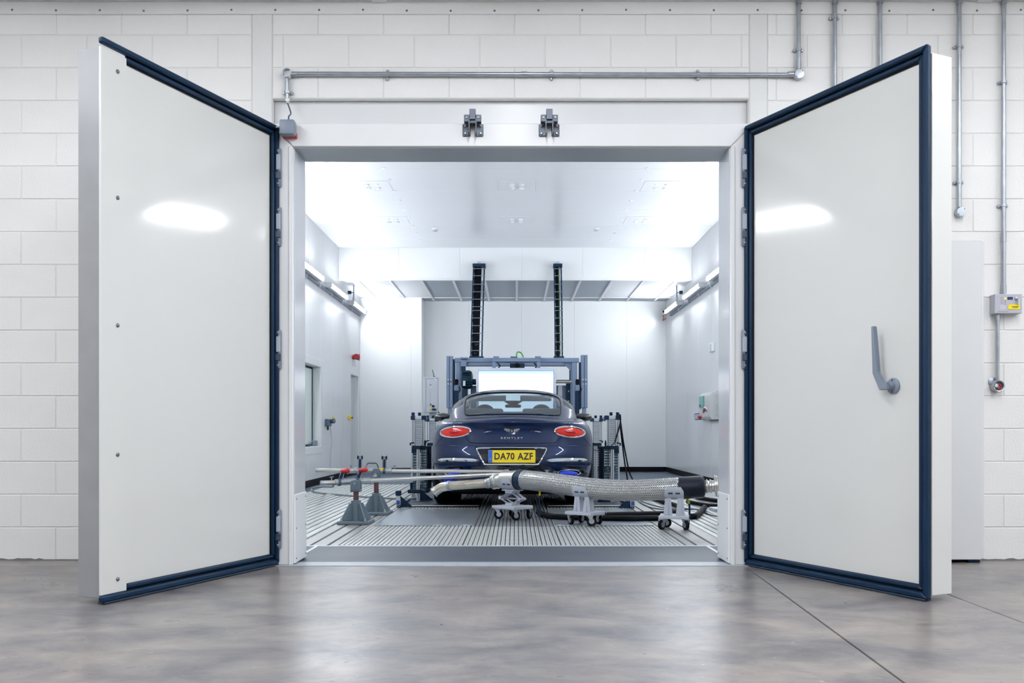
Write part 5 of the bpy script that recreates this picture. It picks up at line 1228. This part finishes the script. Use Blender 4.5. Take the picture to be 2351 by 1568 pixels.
def vconduit(lab, px, py0, py1, clips, extra=()):
    x = XW(px); t = thing('conduit', lab, 'conduit', (x, 0, ZW(py1)), group='wall conduits')
    MB().cyl((x, YC, ZW(py1)), (x, YC, 3.80), .0135, seg=14).build('pipe', m_galv, t, True)
    MB().rev((x, YC, 3.80), (0,0,1), [(0,.0135), (.0,.019), (.02,.019)], 14).build('bush', m_galv, t, True)
    for py in clips: saddle_clip(t, x, ZW(py), False)
    for py in extra: MB().rev((x, YC, ZW(py)-.03), (0,0,1), [(0,.0135), (0,.0165), (.06,.0165), (.06,.0135)], 14).build('coupler', m_galv, t, True)
    return t
t = vconduit('short galvanised conduit dropping to the round box above the right door', 1834, 0, 160, (114,), (148,))
t = thing('conduit', 'long horizontal galvanised conduit above the doorway with round end boxes', 'conduit', (XW(1200), 0, ZW(170)), group='wall conduits')
MB().cyl((XW(667), YC, ZW(169)), (XW(1826), YC, ZW(171.5)), .0145, seg=16).build('pipe', m_galv, t, True)
for px in (889, 1266, 1603): saddle_clip(t, XW(px), ZW(170), True)
for px in (676, 1203, 1816): MB().rev((XW(px)-.02, YC, ZW(170)), (1,0,0), [(0,.0145), (0,.018), (.04,.018), (.04,.0145)], 14).build('coupler', m_galv, t, True)
jbox(t, XW(659), ZW(168), .033, True); jbox(t, XW(1834), ZW(171), .033)
MB().cyl((XW(659), YC, ZW(180)), (XW(659), YC, ZW(226)), .0125, seg=14).build('drop_pipe', m_galv, t, True); saddle_clip(t, XW(660), ZW(212), False)
MB().rev((XW(660), YC, ZW(226)), (0,0,-1), [(0,.012), (.004,.015), (.02,.015), (.024,.008), (.034,.006)], 12).build('gland', m_white, t, True)
vconduit('galvanised conduit running behind the top of the right door', 1917, 0, 420, (40,))
vconduit('galvanised conduit right of the one clipped at the top, behind the door', 2021, 0, 420, ())
t = vconduit('galvanised conduit ending in a round box beside the right door', 2203, 0, 476, (106, 418)); jbox(t, XW(2205), ZW(487), .032)
vconduit('rightmost long galvanised conduit feeding the grey control panel', 2305, 0, 676, (188, 472), (545, 664))
# isolator above the left jamb
x, z = (660-CX)/352., H0-(293-CY)/352.
t = thing('limit_switch', 'small grey switch box with a red base above the left door hinge', 'switch box', (x, YF, z-.05))
MB().box(x-.048, x+.048, YF-.10, YF-.02, z-.048, z+.048, bev=.010, seg=2).build('cover', m_grey, t, True); MB().box(x-.044, x+.050, YF-.03, YF-.0005, z-.052, z-.02, bev=.004).build('red_base', m_red, t, True)
MB().tube(spline([(x+.002, YF-.05, z+.046), (x+.003, YF-.05, z+.08), (x-.01, YF+.06, z+.14), (XW(660), YC-.0, ZW(236))], 6), .005, 8).build('cable', m_dgrey, t, True)
MB().tube(spline([(x-.046, YF-.05, z+.01), (x-.075, YF-.05, z+.012), (x-.10, YF-.04, z-.0), (x-.125, YF-.03, z-.015)], 6), .006, 8).build('side_cable', m_lgrey, t, True)
# two steel catches on the header
m_cat = mat('catch_steel', (84,90,100), .38, metal=.6, noise=.12, nscale=12)
for px, lab in ((1086, 'left dark steel door catch bolted above the doorway'), (1260.5, 'right dark steel door catch bolted above the doorway')):
    x = (px-CX)/348; zc = H0-(290-CY)/348; yf = .06
    t = thing('door_catch', lab, 'catch', (x, yf, zc-.07), group='door catches')
    for s in (-1, 1):
        pl = MB().box(x+s*.042-.026, x+s*.042+.026, YF-.01, YF-.0005, zc-.068, zc+.012, bev=.004).build('foot_plate', m_cat, t, True)
        for dz in (-.05, -.0): MB().rev((x+s*.05, YF-.01, zc+dz), (0,-1,0), [(0,.009), (.007,.009), (.010,.005)], 8).build('bolt', m_galv, pl, True)
        MB().box(x+s*.022-.004, x+s*.022+.004, YF-.075, YF-.008, zc-.066, zc+.03, bev=.001).build('side_cheek', m_cat, t, True)
        MB().box(x+s*.038-.018, x+s*.038+.018, YF-.07, YF-.02, zc+.008, zc+.055, bev=.003).build('ear', m_cat, t, True)
        MB().rev((x+s*.038, YF-.07, zc+.035), (0,-1,0), [(0,.007), (.005,.007), (.007,.004)], 8).build('ear_bolt', m_galv, t, True)
    MB().box(x-.030, x+.030, YF-.068, YF-.012, zc-.0, zc+.03, bev=.002).build('bridge', m_cat, t, True)
    MB().box(x-.020, x+.020, YF-.085, YF-.04, zc+.02, zc+.088, bev=.002).build('tongue', m_cat, t, True)
# control panel at the right
x0, x1, z0, z1 = XW(2277), XW(2340), ZW(721), ZW(677)
t = thing('door_control_unit', 'grey wall control panel with a yellow label right of the right door', 'control panel', ((x0+x1)/2, 0, z0))
MB().box(x0, x1, -.07, -.0005, z0, z1, bev=.003).build('case', mat('panel_grey', (188,188,198), .42), t, True)
MB().box(XW(2306), XW(2318), -.0735, -.069, ZW(690), ZW(683.5), bev=.001).build('display', mat('panel_lcd', (20,44,92), .2), t, True)
MB().rev((XW(2301), -.07, ZW(687.5)), (0,-1,0), [(0,.007), (.004,.006)], 10).build('indicator', mat('amber_lamp', (255,196,70), .3, emit=1.2), t, True)
MB().prism([(0,0), (.076,0), (.079,.004), (.079,.034), (.012,.034), (0,.024)], (XW(2307.5), -.0735, ZW(712)), (1,0,0), (0,0,1), (0,1,0), .004).build('yellow_label', mat('label_yellow', (250,226,30), .5), t, True)
for dz, w_ in ((.019,.05), (.012,.036)): MB().box(XW(2319)-w_/2+.012, XW(2319)+w_/2+.012, -.0745, -.0733, ZW(712)+dz-.0015, ZW(712)+dz+.0015).build('label_print', m_print, t, True)
for k in range(5): MB().box(XW(2290), XW(2297), -.0706, -.069, ZW(685+3.4*k)-.0012, ZW(685+3.4*k)+.0012).build('panel_print', m_grey, t, True); MB().rev((XW(2301), -.07, ZW(691+2.6*k)), (0,-1,0), [(0,.0022), (.002,.0018)], 8).build('led', m_black, t, True)
MB().box(XW(2289), XW(2302), -.0708, -.069, ZW(712), ZW(702), bev=.0006).build('note_field', mat('note_grey', (200,200,208), .5), t, True)
MB().box(XW(2283), XW(2308), -.0706, -.069, ZW(716.8)-.001, ZW(716.8)+.001).build('panel_print', m_dgrey, t, True)
MB().rev((XW(2326), -.07, ZW(687)), (0,-1,0), [(0,.012), (.006,.012), (.008,.009)], 16).build('key_switch', m_galv, t, True)
MB().box(XW(2327), XW(2330), -.092, -.078, ZW(702), ZW(688), bev=.002).build('key', m_alu, t, True)
x = XW(2291)
t = thing('conduit', 'short galvanised conduit below the grey control panel with an open round box', 'conduit', (x, 0, ZW(890)), group='wall conduits')
MB().cyl((x, YC, ZW(876)), (x, YC, ZW(722)), .0115, seg=14).build('pipe', m_galv, t, True); MB().rev((x, YC, ZW(734)), (0,0,1), [(0,.0115), (0,.015), (.034,.015)], 14).build('coupler', m_galv, t, True)
MB().rev((x-.022, -.001, ZW(876)), (0,-1,0), [(0,.03), (.006,.03), (.008,.026)], 20).build('back_box', m_galv, t, True)
jb = MB().rev((x-.003, -.006, ZW(886.5)), (0,-1,0), [(0,.040), (.045,.040), (.048,.037), (.046,.032), (.014,.030)], 26).build('junction_box', m_galv, t, True)
MB().tube(spline([(x-.008,-.03,ZW(896)), (x+.012,-.045,ZW(890)), (x+.004,-.045,ZW(882))], 5), .006, 8).build('red_wire', m_red, jb, True)
MB().rev((x-.012,-.022,ZW(885)), (0,-1,0), [(0,.012), (.014,.012), (.016,.006)], 12).build('terminal', m_white, jb, True); MB().rev((x-.004,-.022,ZW(893)), (0,-1,0), [(0,.009), (.012,.008)], 10).build('terminal', m_dgrey, jb, True)
# tall white panel behind the right door
t = thing('leaning_panel', 'tall plain white panel against the wall behind the right door', 'panel', (2.75, -.08, 0))
MB().box(2.34, XW(2236)+.0, -.14, -.004, .022, 2.165, bev=.004).build('board', m_frame, t, True); MB().box(XW(2236)+.001, XW(2248), -.10, -.004, .022, 2.165, bev=.004).build('edge_rail', m_frame, t, True)
for x in (2.5, XW(2222)): MB().box(x-.04, x+.04, -.12, -.03, .0, .024, bev=.003).build('foot', m_navy, t, True)
